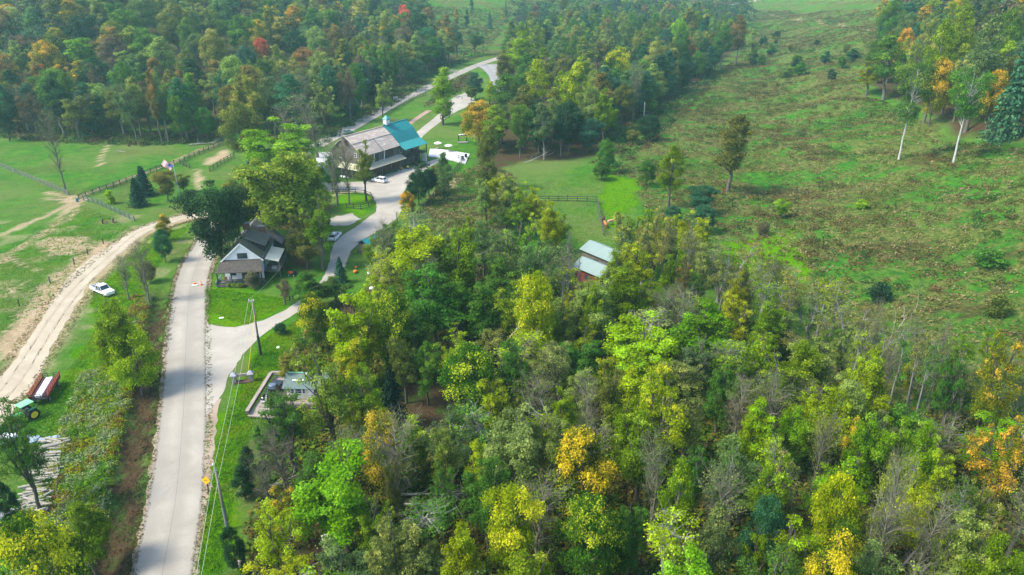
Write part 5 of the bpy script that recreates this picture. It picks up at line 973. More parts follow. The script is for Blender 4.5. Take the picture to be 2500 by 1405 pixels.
for x in (-1.4, 1.4): MB().box((x, .2, 1.2), (.35, .35, 2.4)).build('pillar', M_DARKW, t)
MB().box((0, .2, 2.45), (3.3, .3, .18)).build('beam', M_DARKW, t)
b = ball((-.9, .2, 2.7), .5, 1, .6, .5); b2 = ball((.4, .2, 2.75), .6, 1.4, .5, .4); b.add(b2.v, b2.f); b.build('white_drape', M_WHITE, t, True)

# white gabled house
hq = (-53.2, 134.6); t = thing('white_house', 'white gabled house with mossy dark shingle roof and front porch', 'house', (hq[0], hq[1], 0), R(6))
HW, HE, HR, HL = 4.0, 4.7, 8.1, 14.8
MB().prism([(-HW + .25, 0), (-HW + .25, HE - .1), (0, HR - .15), (HW - .25, HE - .1), (HW - .25, 0)], 0, HL, 'y').build('wall', M_WHITE, t)
MB().slab([(-HW - .15, -.35, HE - .25), (-HW - .15, 11, HE - .25), (0, 11, HR), (0, -.35, HR)], .14).build('roof', M_SHING, t); MB().slab([(0, -.35, HR + .005), (0, 11, HR + .005), (HW + .15, 11, HE - .25), (HW + .15, -.35, HE - .25)], .14).build('roof', M_SHING, t)
MB().slab([(-HW - .1, 11.02, HE - .1), (-HW - .1, HL + .4, HE - .1), (0, HL + .4, HR + .15), (0, 11.02, HR + .15)], .12).build('rear_roof', M_BLUER, t); MB().slab([(0, 11.02, HR + .155), (0, HL + .4, HR + .155), (HW + 1.6, HL + .4, HE - 1.1), (HW + 1.6, 11.02, HE - 1.1)], .12).build('rear_roof', M_BLUER, t)
MB().box((HW + .4, 13, 1.8), (2.2, 3.6, 3.6)).build('rear_wing_wall', M_DARKW, t)
for s in (-1, 1): MB().bar((s * (HW + .1), -.37, HE - .22), (0, -.37, HR + .02), .06, .24).build('barge_board', M_WHITE, t)
d = thing('dormer', None, None) if False else None
MB().prism([(.5, 7.2), (HW - .35, 6.1), (HW - .35, 4.6), (.5, 7.0)], 3.4, 8.4, 'y').build('dormer_wall', M_DARKW, t)
MB().slab([(.15, 3.0, 8.15), (.15, 8.8, 8.15), (HW + .1, 8.8, 6.35), (HW + .1, 3.0, 6.35)], .14).build('dormer_roof', mat('worn_shingle', (.125, .12, .105), .9, .35, 2, c2=(.24, .24, .12), amt=.3), t)
MB().box((HW - .3, 5.9, 5.75), (.1, 3.4, .6)).build('dormer_window', M_GLASS, t)
for x, y, z in ((-.55, 8.6, 8.6), (2.2, 9.8, 7.4)):
    c = MB().box((x, y, z), (1.3, .8, 1.3)).build('chimney', M_BRICK, t); MB().box((x, y, z + .72), (1.6, 1.0, .12)).build('chimney_cap', M_BLUER, c)
f = MB().box((.1, -.03, 5.5), (1.9, .12, 1.15)).build('window', M_DARKW, t); MB().box((.1, -.06, 5.5), (1.65, .12, .95)).build('pane', M_GLASS, f)
MB().slab([(-HW - .9, -2.5, 3.0), (HW + .1, -2.5, 3.0), (HW - .1, .0, 4.75), (-HW - .1, .0, 4.75)], .14).build('porch_roof', M_BROWNS, t)
MB().box((-.5, -1.3, .35), (8.8, 2.6, .5)).build('porch_floor', M_WOOD, t)
for x in (-4.6, -1.9, 1.0, 3.8): MB().box((x, -2.35, 1.75), (.16, .16, 2.4)).build('porch_post', M_DARKW, t)
b = MB(); b.bar((-4.7, -2.4, 1.5), (3.9, -2.4, 1.5), .08, .1); b.bar((-4.7, -2.4, .8), (3.9, -2.4, .8), .08, .1)
for k in range(34): b.bar((-4.6 + k * .257, -2.4, .6), (-4.6 + k * .257, -2.4, 1.5), .04, .04)
b.build('porch_rail', mat('teal_rail', (.02, .07, .075), .6), t)
MB().box((-4.95, -.6, .8), (.1, 4.2, .75)).build('side_rail', mat('grey_green_rail', (.16, .22, .20), .7), t)
windows(t, [((-2.2, -.03, 2.1), 1.2, 1.3, 0), ((2.2, -.03, 2.1), 1.2, 1.3, 0)]); MB().box((0, -.05, 1.6), (1.0, .12, 2.1)).build('door', M_DARKW, t)
MB().box((HW - .22, 1.2, 3.2), (.1, 1.4, 3.2)).build('blue_panel', M_BLUEW, t); MB().box((HW - .2, 1.9, 1.0), (.14, 3.6, 2.0)).build('basement_wall', M_DARKW, t)
MB().slab([(HW - .25, .9, 4.5), (HW - .25, 7.8, 4.5), (HW + 2.7, 7.8, 3.7), (HW + 2.7, .9, 3.7)], .1).build('side_porch_roof', M_CREAMR, t)
MB().box((HW + 1.3, 4.4, 1.75), (3.0, 7.6, .16)).build('side_deck', M_WOOD, t)
b = MB()
for z in (2.2, 2.7): b.bar((HW + 2.8, .6, z), (HW + 2.8, 8.1, z), .08, .1); b.bar((HW - .2, .6, z), (HW + 2.8, .6, z), .08, .1)
for k in range(9): b.bar((HW + 2.8, .6 + k * .93, 1.75), (HW + 2.8, .6 + k * .93, 2.75), .09, .09)
b.build('deck_rail', M_WOOD, t)
for y in (.8, 4.4, 8.0): MB().box((HW + 2.7, y, 1.85), (.16, .16, 3.7)).build('deck_post', M_WOOD, t)
MB().box((HW + 1.6, 1.6, 2.1), (1.0, .7, .6)).build('deck_bench', M_STEEL, t)
for x, m in ((-2.5, M_STEEL), (-3.4, M_BRICK)):
    q = Matrix.Rotation(R(6), 3, 'Z') @ Vector((x, -1.4, 0)); tt = thing('porch_chair', 'grey chair on the front porch of the white house' if m == M_STEEL else 'reddish chair on the front porch of the white house', 'chair', (hq[0] + q.x, hq[1] + q.y, .61), R(6))
    MB().box((0, 0, .42), (.55, .5, .07)).build('seat', m, tt); MB().box((0, .25, .75), (.55, .07, .6)).build('backrest', m, tt)
    for a in (-.22, .22):
        for c in (-.2, .2): MB().box((a, c, .2), (.05, .05, .4)).build('leg', m, tt)
# small round shrubs along the porch
for k, (px, pal, lb) in enumerate(((559, 'pale', 'leftmost small round shrub under the porch rail'), (571, 'tan', 'second small round shrub from the left under the porch rail'), (583, 'pale', 'third small round shrub from the left under the porch rail'), (593, 'olive', 'rightmost small round shrub under the porch rail'))):
    put_tree('bush', at(px, 702), .9, 1.1, pal, label=lb)
# riding mower near the deck
q = at(716, 673); t = thing('riding_mower', 'black and orange riding mower beside the side deck of the white house', 'mower', (q.x, q.y, 0), R(160)); MB().box((.5, 0, .6), (.9, .6, .4)).build('hood', M_ORANGE, t, bevel=.08); MB().box((-.3, 0, .45), (1.0, .8, .25)).build('body', M_BLACK, t, bevel=.04); MB().box((-.5, 0, .85), (.4, .5, .5)).build('seat', M_BLACK, t, bevel=.06); wheels(t, [-.5, .7], .45, .25, .2, M_STEEL)
MB().tube([(.2, 0, .6), (0, 0, 1.0)], .03).build('steering_column', M_BLACK, t)

# teal-roofed cottage on its deck
cq = at(676, 1000); t = thing('roadside_cottage', 'small cream cottage with a teal metal roof on a timber deck', 'cottage', (cq.x + 1.2, cq.y + 1.6, DKZ), R(-2))
MB().prism([(.05, 0), (.05, 2.3), (1.7, 3.2), (3.35, 2.3), (3.35, 0)], 0, 5.2, 'x').build('wall', M_CREAM, t)
MB().slab([(-.4, -.6, 2.1), (6.3, -.6, 2.1), (6.3, 1.7, 3.4), (-.4, 1.7, 3.4)], .1).build('roof', mat('faded_teal_roof', (.07, .13, .125), .6, .4, 2, streak=(4, .4, 1), c2=(.15, .16, .13), amt=.4), t); MB().slab([(-.4, 1.7, 3.405), (6.3, 1.7, 3.405), (6.3, 4.0, 2.1), (-.4, 4.0, 2.1)], .1).build('roof', MC['faded_teal_roof'], t)
MB().bar((-.1, 1.7, 3.46), (6.2, 1.7, 3.46), .2, .06).build('ridge_cap', M_PALEG, t); MB().bar((.9, .55, 2.86), (2.5, .55, 2.86), .3, .08).build('sign_board', M_WHITE, t)
windows(t, [((.9, .0, 1.4), .35, .6, 0), ((1.75, .0, 1.4), .8, .7, 0), ((2.55, .0, 1.4), .3, .6, 0)]); MB().box((3.7, -.02, 1.05), (.8, .12, 2.0)).build('door', M_WHITE, t); MB().box((4.6, -.3, .9), (.8, .5, 1.8)).build('planter_screen', M_DARKW, t)
MB().box((5.2, -.4, 1.05), (.12, .12, 2.1)).build('porch_post', M_CREAM, t); MB().tube([(3.2, .4, 2.7), (3.2, .4, 4.0)], .06).build('vent_pipe', M_WHITE, t); ball((3.2, .4, 4.05), .2).build('vent_cap', M_WHITE, t, True)
t = thing('timber_deck', 'grey timber deck and ramp carrying the old truck and cottage', 'deck', (0, 0, 0)); a0 = at(614, 1016); a1 = at(668, 936)
MB().slab([(a0.x - .3, a0.y - .6, .45), (a0.x + 3.6, a0.y - 1.3, .45), (a0.x + 3.9, a0.y + .6, DKZ), (a0.x + .2, a0.y + 1.2, DKZ)], .2).build('ramp', M_WOODL, t)
MB().slab([(a0.x + .2, a0.y + 1.2, DKZ), (a0.x + 10.5, a0.y + 1.2, DKZ), (a0.x + 10.5, a0.y + 9.5, DKZ), (a1.x, a0.y + 9.5, DKZ)], .25).build('floor', M_WOODL, t)
MB().bar((a0.x - .35, a0.y - .5, .9), (a1.x - .3, a1.y + .4, 1.45), .5, .5).build('kerb_rail', M_WOOD, t); MB().bar((a0.x - .35, a0.y - .5, 1.17), (a1.x - .3, a1.y + .4, 1.72), .5, .05).build('rail_cap', M_WOODL, t); MB().bar((a1.x - .3, a1.y + .5, 1.5), (a1.x + 3.2, a1.y + .5, 1.5), .4, .5).build('back_rail', M_WOODL, t)
for z, m in ((.35, M_WOOD), (.85, M_WOOD), (1.2, M_WOOD), (1.55, M_WOODL)): MB().bar((a0.x + 3.9, a0.y + .9, z), (a0.x + 10.6, a0.y + .9, z), .12, .26 if z < 1.5 else .1).build('front_board', m, t)
MB().bar((a0.x + 3.7, a0.y - 1.2, .8), (a0.x + 3.9, a0.y + .9, 1.5), .16, .3).build('ramp_rail', M_WOODL, t)
for k in range(5): MB().box((a0.x + 4.2 + k * 1.55, a0.y + 1.3, .25), (.2, .2, 1.3)).build('post', M_DARKW, t)
# twin pillar sign
q = at(594, 933); t = thing('pillar_sign', 'plank sign between two stone pillars with pointed caps on the lawn', 'sign', (q.x, q.y, 0), R(12))
for x in (-1.25, 1.25):
    p = MB().box((x, 0, .7), (.65, .65, 1.4)).build('pillar', M_STONE, t, bevel=.03)
    MB().add([(x - .5, -.5, 1.4), (x + .5, -.5, 1.4), (x + .5, .5, 1.4), (x - .5, .5, 1.4), (x, 0, 2.0)], [(3, 2, 1, 0), (0, 1, 4), (1, 2, 4), (2, 3, 4), (3, 0, 4)]).build('pillar_cap', mat('lead_cap', (.32, .31, .36), .6), p)
MB().box((0, 0, 1.25), (1.9, .2, .42)).build('board', M_WOODL, t); MB().box((0, -.1, .12), (2.6, 1.0, .25)).build('stone_base', mat('mulch', (.10, .06, .045), .95, .4), t, bevel=.08)

# pale-roofed red barn
for (px, py, ln, wd, hh, rz, rm, wm, lb, nm) in ((1475, 652, 8.5, 5.0, 3.4, R(-52), M_PALER, M_WOOD, 'pale metal roofed open barn showing among trees by the pen', 'field_barn'), (1452, 690, 7.0, 4.6, 3.2, R(-50), M_PALER, M_REDBARN, 'red-walled shed with a pale metal roof below the pen barn', 'red_shed')):
    q = at(px, py); t = thing(nm, lb, 'barn' if nm == 'field_barn' else 'shed', (q.x, q.y, 0), rz)
    MB().prism([(-wd / 2, 0), (-wd / 2, hh), (0, hh + 1.1), (wd / 2, hh), (wd / 2, 0)], -ln / 2, ln / 2, 'x').build('wall', wm, t)
    for s in (-1, 1): MB().slab([(-ln / 2 - .4, s * (wd / 2 + .5), hh - .1), (ln / 2 + .4, s * (wd / 2 + .5), hh - .1), (ln / 2 + .4, 0, hh + 1.25 + .004 * s), (-ln / 2 - .4, 0, hh + 1.25 + .004 * s)], .1).build('roof', rm, t)
    MB().box((-ln / 2 - .03, 0, 1.3), (.1, 1.8, 2.6)).build('door', M_DARKW, t); MB().box((0, -wd / 2 - .03, 1.8), (1.2, .1, 1.0)).build('opening', M_DARKW, t)
    if nm == 'red_shed':
        MB().slab([(-ln / 2 - 1.8, -wd / 2, 2.2), (-ln / 2 - .1, -wd / 2, 2.8), (-ln / 2 - .1, wd / 2, 2.8), (-ln / 2 - 1.8, wd / 2, 2.2)], .08).build('porch_roof', M_RUST, t)
    else: MB().box((-ln / 2 + .2, wd / 2 + .6, 1.6), (.16, .16, 3.2)).build('post', M_DARKW, t)
q = at(912, 614); t = thing('teal_shed', 'small shed with teal roof half hidden by trees at the drive', 'shed', (q.x, q.y, 0), R(50)); MB().box((0, 0, 1.2), (5, 3.6, 2.4)).build('wall', M_WOOD, t)
for s in (-1, 1): MB().slab([(-2.9, s * 2.3, 2.3), (2.9, s * 2.3, 2.3), (2.9, 0, 3.5 + .004 * s), (-2.9, 0, 3.5 + .004 * s)], .1).build('roof', M_TEAL, t)
MB().box((-.5, -1.84, 1.0), (1, .1, 2)).build('door', M_DARKW, t); MB().tube([(2.2, 0, 3.4), (2.2, 0, 4.0)], .12).build('flue', M_BLACK, t)
q = at(812, 1345); t = thing('trail_kiosk', 'tiny roofed trail board beside the forest path at the bottom', 'kiosk', (q.x, q.y, 0), R(25))
for x in (-.7, .7): MB().box((x, 0, 1.1), (.14, .14, 2.2)).build('post', M_DARKW, t)
MB().box((0, 0, 1.4), (1.3, .08, .8)).build('board', M_WOOD, t)
for s in (-1, 1): MB().slab([(-1.0, s * .55, 2.1), (1.0, s * .55, 2.1), (1.0, 0, 2.5 + .003 * s), (-1.0, 0, 2.5 + .003 * s)], .06).build('roof', mat('pale_tin', (.55, .52, .45), .6), t)

# ------------------------------------------------------------------ fences
def fence(name, label, pts, m, rails=3, h=1.3, sp=2.5, wire=False, rr=None):
    P = [at(*p) for p in pts]; t = thing(name, label, 'fence', (P[0].x, P[0].y, P[0].z)); o = P[0]; posts = []
    for a, b in zip(P[:-1], P[1:]):
        n = max(1, round((b - a).length / sp))
        for k in range(n): posts.append(a + (b - a) * k / n)
    posts.append(P[-1]); posts = posts[:100]
    for p in posts: p.z = float(Hh(p.x, p.y)); MB().box(p - o + Vector((0, 0, h / 2 + .05)), (.16, .16, h + .3)).build('post', m, t)
    for r in range(rails):
        z = h * (.98 - r * .8 / max(1, rails - 1) * 1.0 + (0 if rails > 1 else 0)); b = MB()
        for a, c in zip(posts[:-1], posts[1:]):
            if wire: b.tube([a - o + Vector((0, 0, z)), c - o + Vector((0, 0, z))], .012, 3)
            else: b.bar(a - o + Vector((0, 0, z)), c - o + Vector((0, 0, z + random.uniform(-.03, .03))), .05, .15)
        b.build('wire' if wire else 'rail', M_WIRE if wire else m, t)
    return t
fence('rail_fence', 'grey rail fence crossing the paddock at the left edge', [(-20, 398), (30, 420), (70, 436), (110, 452), (168, 477)], mat('grey_fence', (.15, .15, .14), .85, .3), 3, 1.3)
fence('rail_fence', 'long dark board fence from the corner gate up to the sand ring', [(193, 488), (325, 441), (396, 412), (440, 400)], M_FENCE, 4, 1.4)
fence('rail_fence', 'green-grey rail fence along the flagpole lawn down to the dirt road', [(205, 490), (240, 500), (329, 541)], M_GFENCE, 3, 1.3)
fence('rail_fence', 'dark rail fence along the upper side of the sand ring', [(440, 400), (463, 388), (510, 368), (559, 350), (572, 354)], M_FENCE, 4, 1.4)
fence('rail_fence', 'dark rail fence along the lower side of the sand ring', [(513, 420), (540, 402), (572, 384)], M_FENCE, 3, 1.4); fence('rail_fence', 'short dark fence at the gate end of the sand ring', [(440, 402), (464, 412)], M_FENCE, 3, 1.3)
fence('rail_fence', 'curved rail fence round the little grass island in the parking lot', [(812, 474), (845, 474), (868, 474), (890, 476), (906, 482), (912, 492), (901, 506), (881, 512), (846, 509)], M_FENCE, 3, 1.2, 2.2)
fence('rail_fence', 'dark board fence at the far end of the green pen', [(1317, 492), (1385, 492), (1457, 494)], M_FENCE, 3, 1.4); fence('rail_fence', 'pale-topped board fence down the right side of the green pen', [(1457, 494), (1464, 532), (1474, 575)], M_WOOD, 3, 1.4)
fence('rail_fence', 'short dark fence at the left corner of the green pen', [(1317, 494), (1318, 512), (1316, 540)], M_FENCE, 3, 1.4); fence('rail_fence', 'dark green fence along the far road above the lawn strip', [(940, 286), (957, 275), (985, 258), (1012, 241), (1040, 233)], mat('dark_green_fence', (.025, .06, .05), .8, .3), 3, 1.3)
fence('rail_fence', 'dark fence behind the parking lot hedge', [(1005, 545), (1040, 505), (1070, 470), (1100, 435), (1130, 396), (1120, 390)], M_FENCE, 3, 1.3); fence('wire_fence', 'leaning wire fence with wooden posts beside the dirt road', [(253, 596), (215, 622), (182, 646), (123, 692), (48, 748), (-10, 800)], M_FENCE, 2, 1.2, 9, wire=True)
fence('rail_fence', 'short black fence at the lower corner of the house lawn', [(697, 740), (708, 735), (716, 731)], M_BLACK, 4, 1.5); fence('rail_fence', 'dark fence beside the leafy forest path at the bottom', [(740, 1405), (770, 1372), (800, 1345), (820, 1330)], M_DARKW, 2, 1.1); fence('rail_fence', 'black corral fence left of the barn', [(797, 404), (812, 400), (818, 398)], M_BLACK, 4, 1.3)

# ------------------------------------------------------------------ flag, poles, wires, signs
q = at(440, 489); hp = hgt(q, 425, 402); t = thing('flagpole', 'tall pale flagpole flying the red, white and blue flag', 'flagpole', q)
MB().tube([(0, 0, 0), (0, 0, hp)], [.11, .06], 8).build('pole', mat('pale_pole', (.5, .52, .5), .5, .08), t); ball((0, 0, hp + .1), .13).build('finial', M_YELP, t, True); MB().lathe([(.3, 0), (.3, .25)], (0, 0, 0), 10).build('base', M_STONE, t)
FW, FH = 2.7, 1.75; fr = Matrix.Rotation(R(38), 3, 'Y')
def fp(u, v): return tuple(fr @ Vector((-.08 - u, math.sin(u * 3) * .12, v)) + Vector((0, 0, hp - .35)))
def fgrid(u0, u1, v0, v1, th, n=10):
    b = MB(); vs = []; fs = []
    for i in range(n + 1):
        u = u0 + (u1 - u0) * i / n
        for v in (v0, v1):
            p = fp(u, v); vs += [(p[0], p[1] - th, p[2]), (p[0], p[1] + th, p[2])]
    for i in range(n): a = i * 4; c = a + 4; fs += [(a, c, c + 2, a + 2), (a + 1, a + 3, c + 3, c + 1), (a, a + 1, c + 1, c), (a + 2, c + 2, c + 3, a + 3)]
    fs += [(0, 2, 3, 1), (n * 4, n * 4 + 1, n * 4 + 3, n * 4 + 2)]; return b.add(vs, fs)
fl = fgrid(0, FW, -FH, 0, .006).build('flag', mat('flag_white', (.80, .80, .80), .8, .03), t); b = MB()
for k in range(0, 13, 2): g_ = fgrid(0, FW, -FH * (k + 1) / 13, -FH * k / 13, .012); b.add(g_.v, g_.f)
b.build('red_stripes', mat('flag_red', (.55, .04, .05), .8, .05), fl); fgrid(0, FW * .42, -FH * 7 / 13, 0, .018, 5).build('canton', mat('flag_blue', (.03, .07, .35), .8, .05), fl); b = MB()
for r in range(5):
    for c in range(6): p = fp(.1 + c * .18, -.1 - r * .19); b.box(p, (.06, .05, .06))
b.build('stars', MC['flag_white'], fl)
def upole(px, yb, xt, yt, label, arm=True):
    q = at(px, yb); h = hgt(q, xt, yt); t = thing('utility_pole', label, 'utility pole', q); pl = MB().tube([(0, 0, -.2), (0, 0, h)], [.19, .12], 10).build('pole', M_POLE, t, True)
    MB().tube([(0, 0, 0), (0, 0, h * .36)], [.215, .20], 10).build('pole_sleeve', M_DARKW if arm else mat('grey_sleeve', (.17, .19, .19), .7), t)
    if arm: MB().bar((-.55, 0, h - .35), (.25, 0, h - .35), .1, .12).build('cross_arm', M_STEEL, t)
    for dx in (-.5, .2): MB().lathe([(.05, 0), (.09, .08), (.05, .16), (.08, .22), (.03, .28)], (dx if arm else dx * .3, 0, h - .28 - (0 if arm else dx)), 8).build('insulator', M_WHITE, t)
    return q, h
q1, h1 = upole(637, 868, 617, 731, 'wooden utility pole standing on the lawn by the gravel junction'); q2, h2 = upole(556, 1293, 523, 1141, 'wooden utility pole beside the road sign near the bottom', False)
def wire(label, a, b, sag=.5, r=.02, name='power_line', m=M_WIRE):
    a = Vector(a); b = Vector(b); pts = [a.lerp(b, i / 16) - Vector((0, 0, sag * 4 * (i / 16) * (1 - i / 16))) for i in range(17)]
    o = MB().tube(pts, r, 5).build(name, m); tag(o, label, 'cable'); return o
P1a, P1b = q1 + Vector((-.5, 0, h1)), q1 + Vector((.1, 0, h1 - .6)); P2a, P2b = q2 + Vector((-.1, 0, h2)), q2 + Vector((.1, 0, h2 - 1.6)); dd = (q2 - q1) * 1.0
wire('upper power line strung between the two utility poles', P1a, P2a, .5); wire('lower power line strung between the two utility poles', P1b, P2b, .55)
def beyond(p, px): e = flatpt(px, 1500); r = ray(px, 1500); tt = (p.z - 2 - CAMZ) / r.z; return Vector((r.x * tt, r.y * tt, p.z - 2))
wire('upper power line leaving the nearer utility pole toward the bottom edge', P2a, beyond(P2a, 463), .1); wire('lower power line leaving the nearer utility pole toward the bottom edge', P2b, beyond(P2b, 474), .1)
wire('thin service wire from the utility pole to the white house', P1a, (-45.5, 134.5, 3.5), .5, .015); wire('yellow-sleeved guy wire of the utility pole by the junction', P1b - Vector((0, 0, 2)), at(606, 905), 0, .03, 'guy_wire', M_YELP)
q = at(510, 1202); hs = hgt(q, 504, 1170); t = thing('road_sign', 'yellow diamond road sign on a dark post at the road edge', 'sign', q, R(-20)); MB().box((0, 0, hs / 2), (.1, .1, hs)).build('post', M_BLACK, t)
o = MB().box((0, 0, 0), (.78, .04, .78)).build('sign_plate', mat('sign_yellow', (.85, .42, .01), .5, .04), t); o.location = (0, -.08, hs - .15); o.rotation_euler = (R(-18), R(45), 0); b = MB(); b.tube([(-.16, -.035, -.16), (0, -.035, .02), (.12, -.035, .1)], .03, 5); b.build('arrow_mark', M_BLACK, o)
q = at(1290, 560); hh = hgt(q, 1290, 478); t = thing('yard_light', 'grey yard light pole in the field left of the green pen', 'lamp post', q); MB().tube([(0, 0, 0), (0, 0, hh)], .1, 8).build('pole', M_STEEL, t); MB().bar((0, 0, hh - 1.4), (.5, 0, hh - 1.3), .06, .06).build('arm', M_STEEL, t); MB().lathe([(.12, 0), (.26, .1), (.26, .4), (.1, .5)], (.45, 0, hh - 1.7), 10).build('lamp_head', M_WHITE, t); MB().bar((-.4, 0, hh - .4), (.4, 0, hh - .4), .08, .1).build('cross_arm', M_STEEL, t)
q = at(1571, 297); t = thing('utility_pole', 'bare pale pole alone at the edge of the centre wood', 'utility pole', q); hh = hgt(q, 1573, 250); MB().tube([(0, 0, 0), (0, 0, hh)], [.2, .14], 8).build('pole', mat('white_pole', (.62, .58, .52), .8, .1), t); MB().lathe([(.14, 0), (.1, .1)], (0, 0, hh), 8).build('pole_top', M_WOODL, t)
q = at(970, 547); t = thing('post', 'dark green post at the edge of the parking lot drive', 'post', q); MB().box((0, 0, 1.4), (.2, .2, 2.8)).build('shaft', M_GFENCE, t, bevel=.02); MB().box((0, 0, 2.84), (.28, .28, .08)).build('cap', M_BLACK, t)
q = at(541, 779); t = thing('lawn_sign', 'small white board lying on the front lawn', 'sign', q, R(5)); MB().box((0, 0, .22), (.75, .5, .05)).build('board', M_WHITE, t)
for x in (-.3, .3): MB().box((x, 0, .1), (.05, .05, .2)).build('leg', M_STEEL, t)
def cone(px, py, lb, m=M_ORANGE):
    q = at(px, py, .03); t = thing('traffic_cone', lb, 'traffic cone', q); MB().lathe([(.2, .05), (.05, .85), (.02, .9)], (0, 0, 0), 12).build('cone', m, t); MB().box((0, 0, .03), (.5, .5, .05)).build('base', m, t); MB().lathe([(.145, .4), (.11, .56)], (0, 0, 0), 12).build('reflective_band', M_WHITE, t)
cone(492, 697, 'orange traffic cone standing on the road beside a fallen sign')
q = at(476, 698, .04); t = thing('fallen_sign', 'red and white barrier sign lying flat on the road', 'sign', q, R(15)); MB().box((0, 0, .1), (1.1, .6, .12)).build('panel', M_WHITE, t); MB().box((.0, .25, .3), (.5, .35, .3), .4).build('warning_light', M_ORANGE, t, bevel=.05)
def barricade(px, py, lb, rz=0.2):
    q = at(px, py, .04); t = thing('barricade', lb, 'barricade', q, rz, 'striped barricades on the far road')
    for k, z in enumerate((.6, 1.05, 1.5)):
        bd = MB().box((0, 0, z), (2.0, .06, .26)).build('board', M_WHITE, t); b = MB()
        for j in range(4): b.box((-.8 + j * .52, -.04, z), (.2, .03, .24))
        b.build('red_stripes', mat('stripe_red', (.6, .06, .04), .6), bd)
    for x in (-.85, .85): MB().box((x, .05, .85), (.08, .08, 1.7)).build('post', M_WHITE, t); MB().box((x, 0, .04), (.1, .9, .08)).build('foot', M_WHITE, t)
barricade(1103, 178, 'striped barricade on the far road, left one of the pair'); barricade(1114, 180, 'striped barricade on the far road, right one of the pair'); barricade(966, 246, 'white barricade on the road edge above the green lawn strip', .5)
q = at(979, 244, .05); t = thing('sandbag_pile', 'pale heap beside the lone barricade on the far road', 'sandbags', q)
for k in range(5): ball((random.uniform(-.6, .6), random.uniform(-.4, .4), .15), .35, 1.3, .9, .5).build('sandbag', M_WHITE, t, True)
# dark tar marks on the far road, flat on it
def tar(cx, cy, n, L, sd, name):
    r = random.Random(sd); b = MB(); c = flatpt(cx, cy)
    for i in range(n):
        a = math.atan2(218, 51) + r.gauss(0, .5); x = c[0] + r.gauss(0, 1.4); y = c[1] + r.gauss(0, L); pts = []
        for k in range(6): pts.append((x, y)); x += math.cos(a) * .7; y += math.sin(a) * 1.1; a += r.gauss(0, .5)
        wd = r.uniform(.08, .22)
        for (ax, ay), (bx, by) in zip(pts[:-1], pts[1:]):
            d = Vector((bx - ax, by - ay, 0)).normalized(); s_ = Vector((-d.y, d.x, 0)) * wd; z = .05 + i * .0015
            vs = [Vector((ax, ay, z)) - s_, Vector((ax, ay, z)) + s_, Vector((bx, by, z)) + s_, Vector((bx, by, z)) - s_]; b.add(vs, [(0, 1, 2, 3)])
    o = b.build(name, mat('tar', (.07, .075, .085), .7)); tag(o, kind='structure')
tar(1032, 218, 26, 7, 3, 'road_tar_marks'); tar(1115, 240, 10, 5, 8, 'patio_tar_marks')

# ------------------------------------------------------------------ logs, rocks, small things of the field
lg = []
for v in range(3):
    b = MB(); b.tube([(-1.6, 0, 0), (-.5, .04 * v, .02), (.6, -.03, .0), (1.6, 0, .01)], [.15, .14, .13, .11], 8); lg.append(b.build('log', M_LOG).data); bpy.data.objects.remove(bpy.data.objects['log'])
def put_log(x, y, z, rz, s, grp, lb, tilt=0):
    o = bpy.data.objects.new('log', random.choice(lg)); col.objects.link(o); o.location = (x, y, z); o.rotation_euler = (0, tilt, rz); o.scale = (s, s ** .5, s ** .5); tag(o, lb, 'log', grp)
for (ya, yb, xa, xb, n, spread, grp, lb) in ((1078, 1100, 125, 140, 9, .25, 'upper logs', 'grey log in the small upper group of the log row'), (1110, 1180, 108, 118, 34, .12, 'middle logs', 'grey log lying side by side in the middle of the log row'), (1186, 1262, 82, 92, 36, .38, 'lower logs', 'grey log in the tangled lower heap of the log row')):
    for i in range(n):
        f = i / n; q = at(xa + (xb - xa) * (1 - f) + random.uniform(-10, 10), ya + (yb - ya) * f); put_log(q.x, q.y, .16 + random.choice((0, 0, .24, .24, .45)), R(8) + random.gauss(0, spread), random.uniform(.75, 1.15), grp, lb, random.gauss(0, .04))
for i in range(5): q = at(52 + i * 9, 1243 + i * 3); put_log(q.x, q.y, .2, R(80) + random.gauss(0, .15), .8, 'upright logs', 'short log pointing toward the camera at the foot of the log row')
def rock(px, py, s, lb, grp=None, m=None, z=0):
    q = at(px, py); bm = bmesh.new(); bmesh.ops.create_icosphere(bm, subdivisions=2, radius=s)
    for v in bm.verts: v.co *= random.uniform(.78, 1.15); v.co.z *= .7
    me = bpy.data.meshes.new('rock'); bm.to_mesh(me); bm.free(); me.materials.append(m or M_STONE); o = bpy.data.objects.new('rock', me); col.objects.link(o); o.location = q + Vector((0, 0, s * .4 + z)); tag(o, lb, 'rock', grp)
M_BLROCK = mat('blue_grey_rock', (.26, .32, .36), .8, .5, 3)
for i in range(22): rock(72 + i * 3.5 + random.uniform(-3, 3), 1076 + random.uniform(-8, 6), random.uniform(.22, .5), 'blue-grey rock in the low rock row above the log row', 'rock row', M_BLROCK)
rock(680, 850, .28, 'pale rock on the lawn right of the utility pole', m=M_WHITE); rock(691, 882, .5, 'grey boulder at the brush edge above the cottage'); rock(902, 668, .5, 'white boulder under the trees right of the blue spruce', m=M_WHITE); rock(907, 706, .45, 'white boulder above the brilliant yellow-green tree', m=M_WHITE); rock(583, 1381, .5, 'flat grey boulder at the bottom edge of the road lawn'); rock(440, 498, .4, 'pale boulder near the foot of the flagpole', m=M_LOG); rock(123, 1296, .45, 'grey boulder behind the gold tree in the bottom left corner')
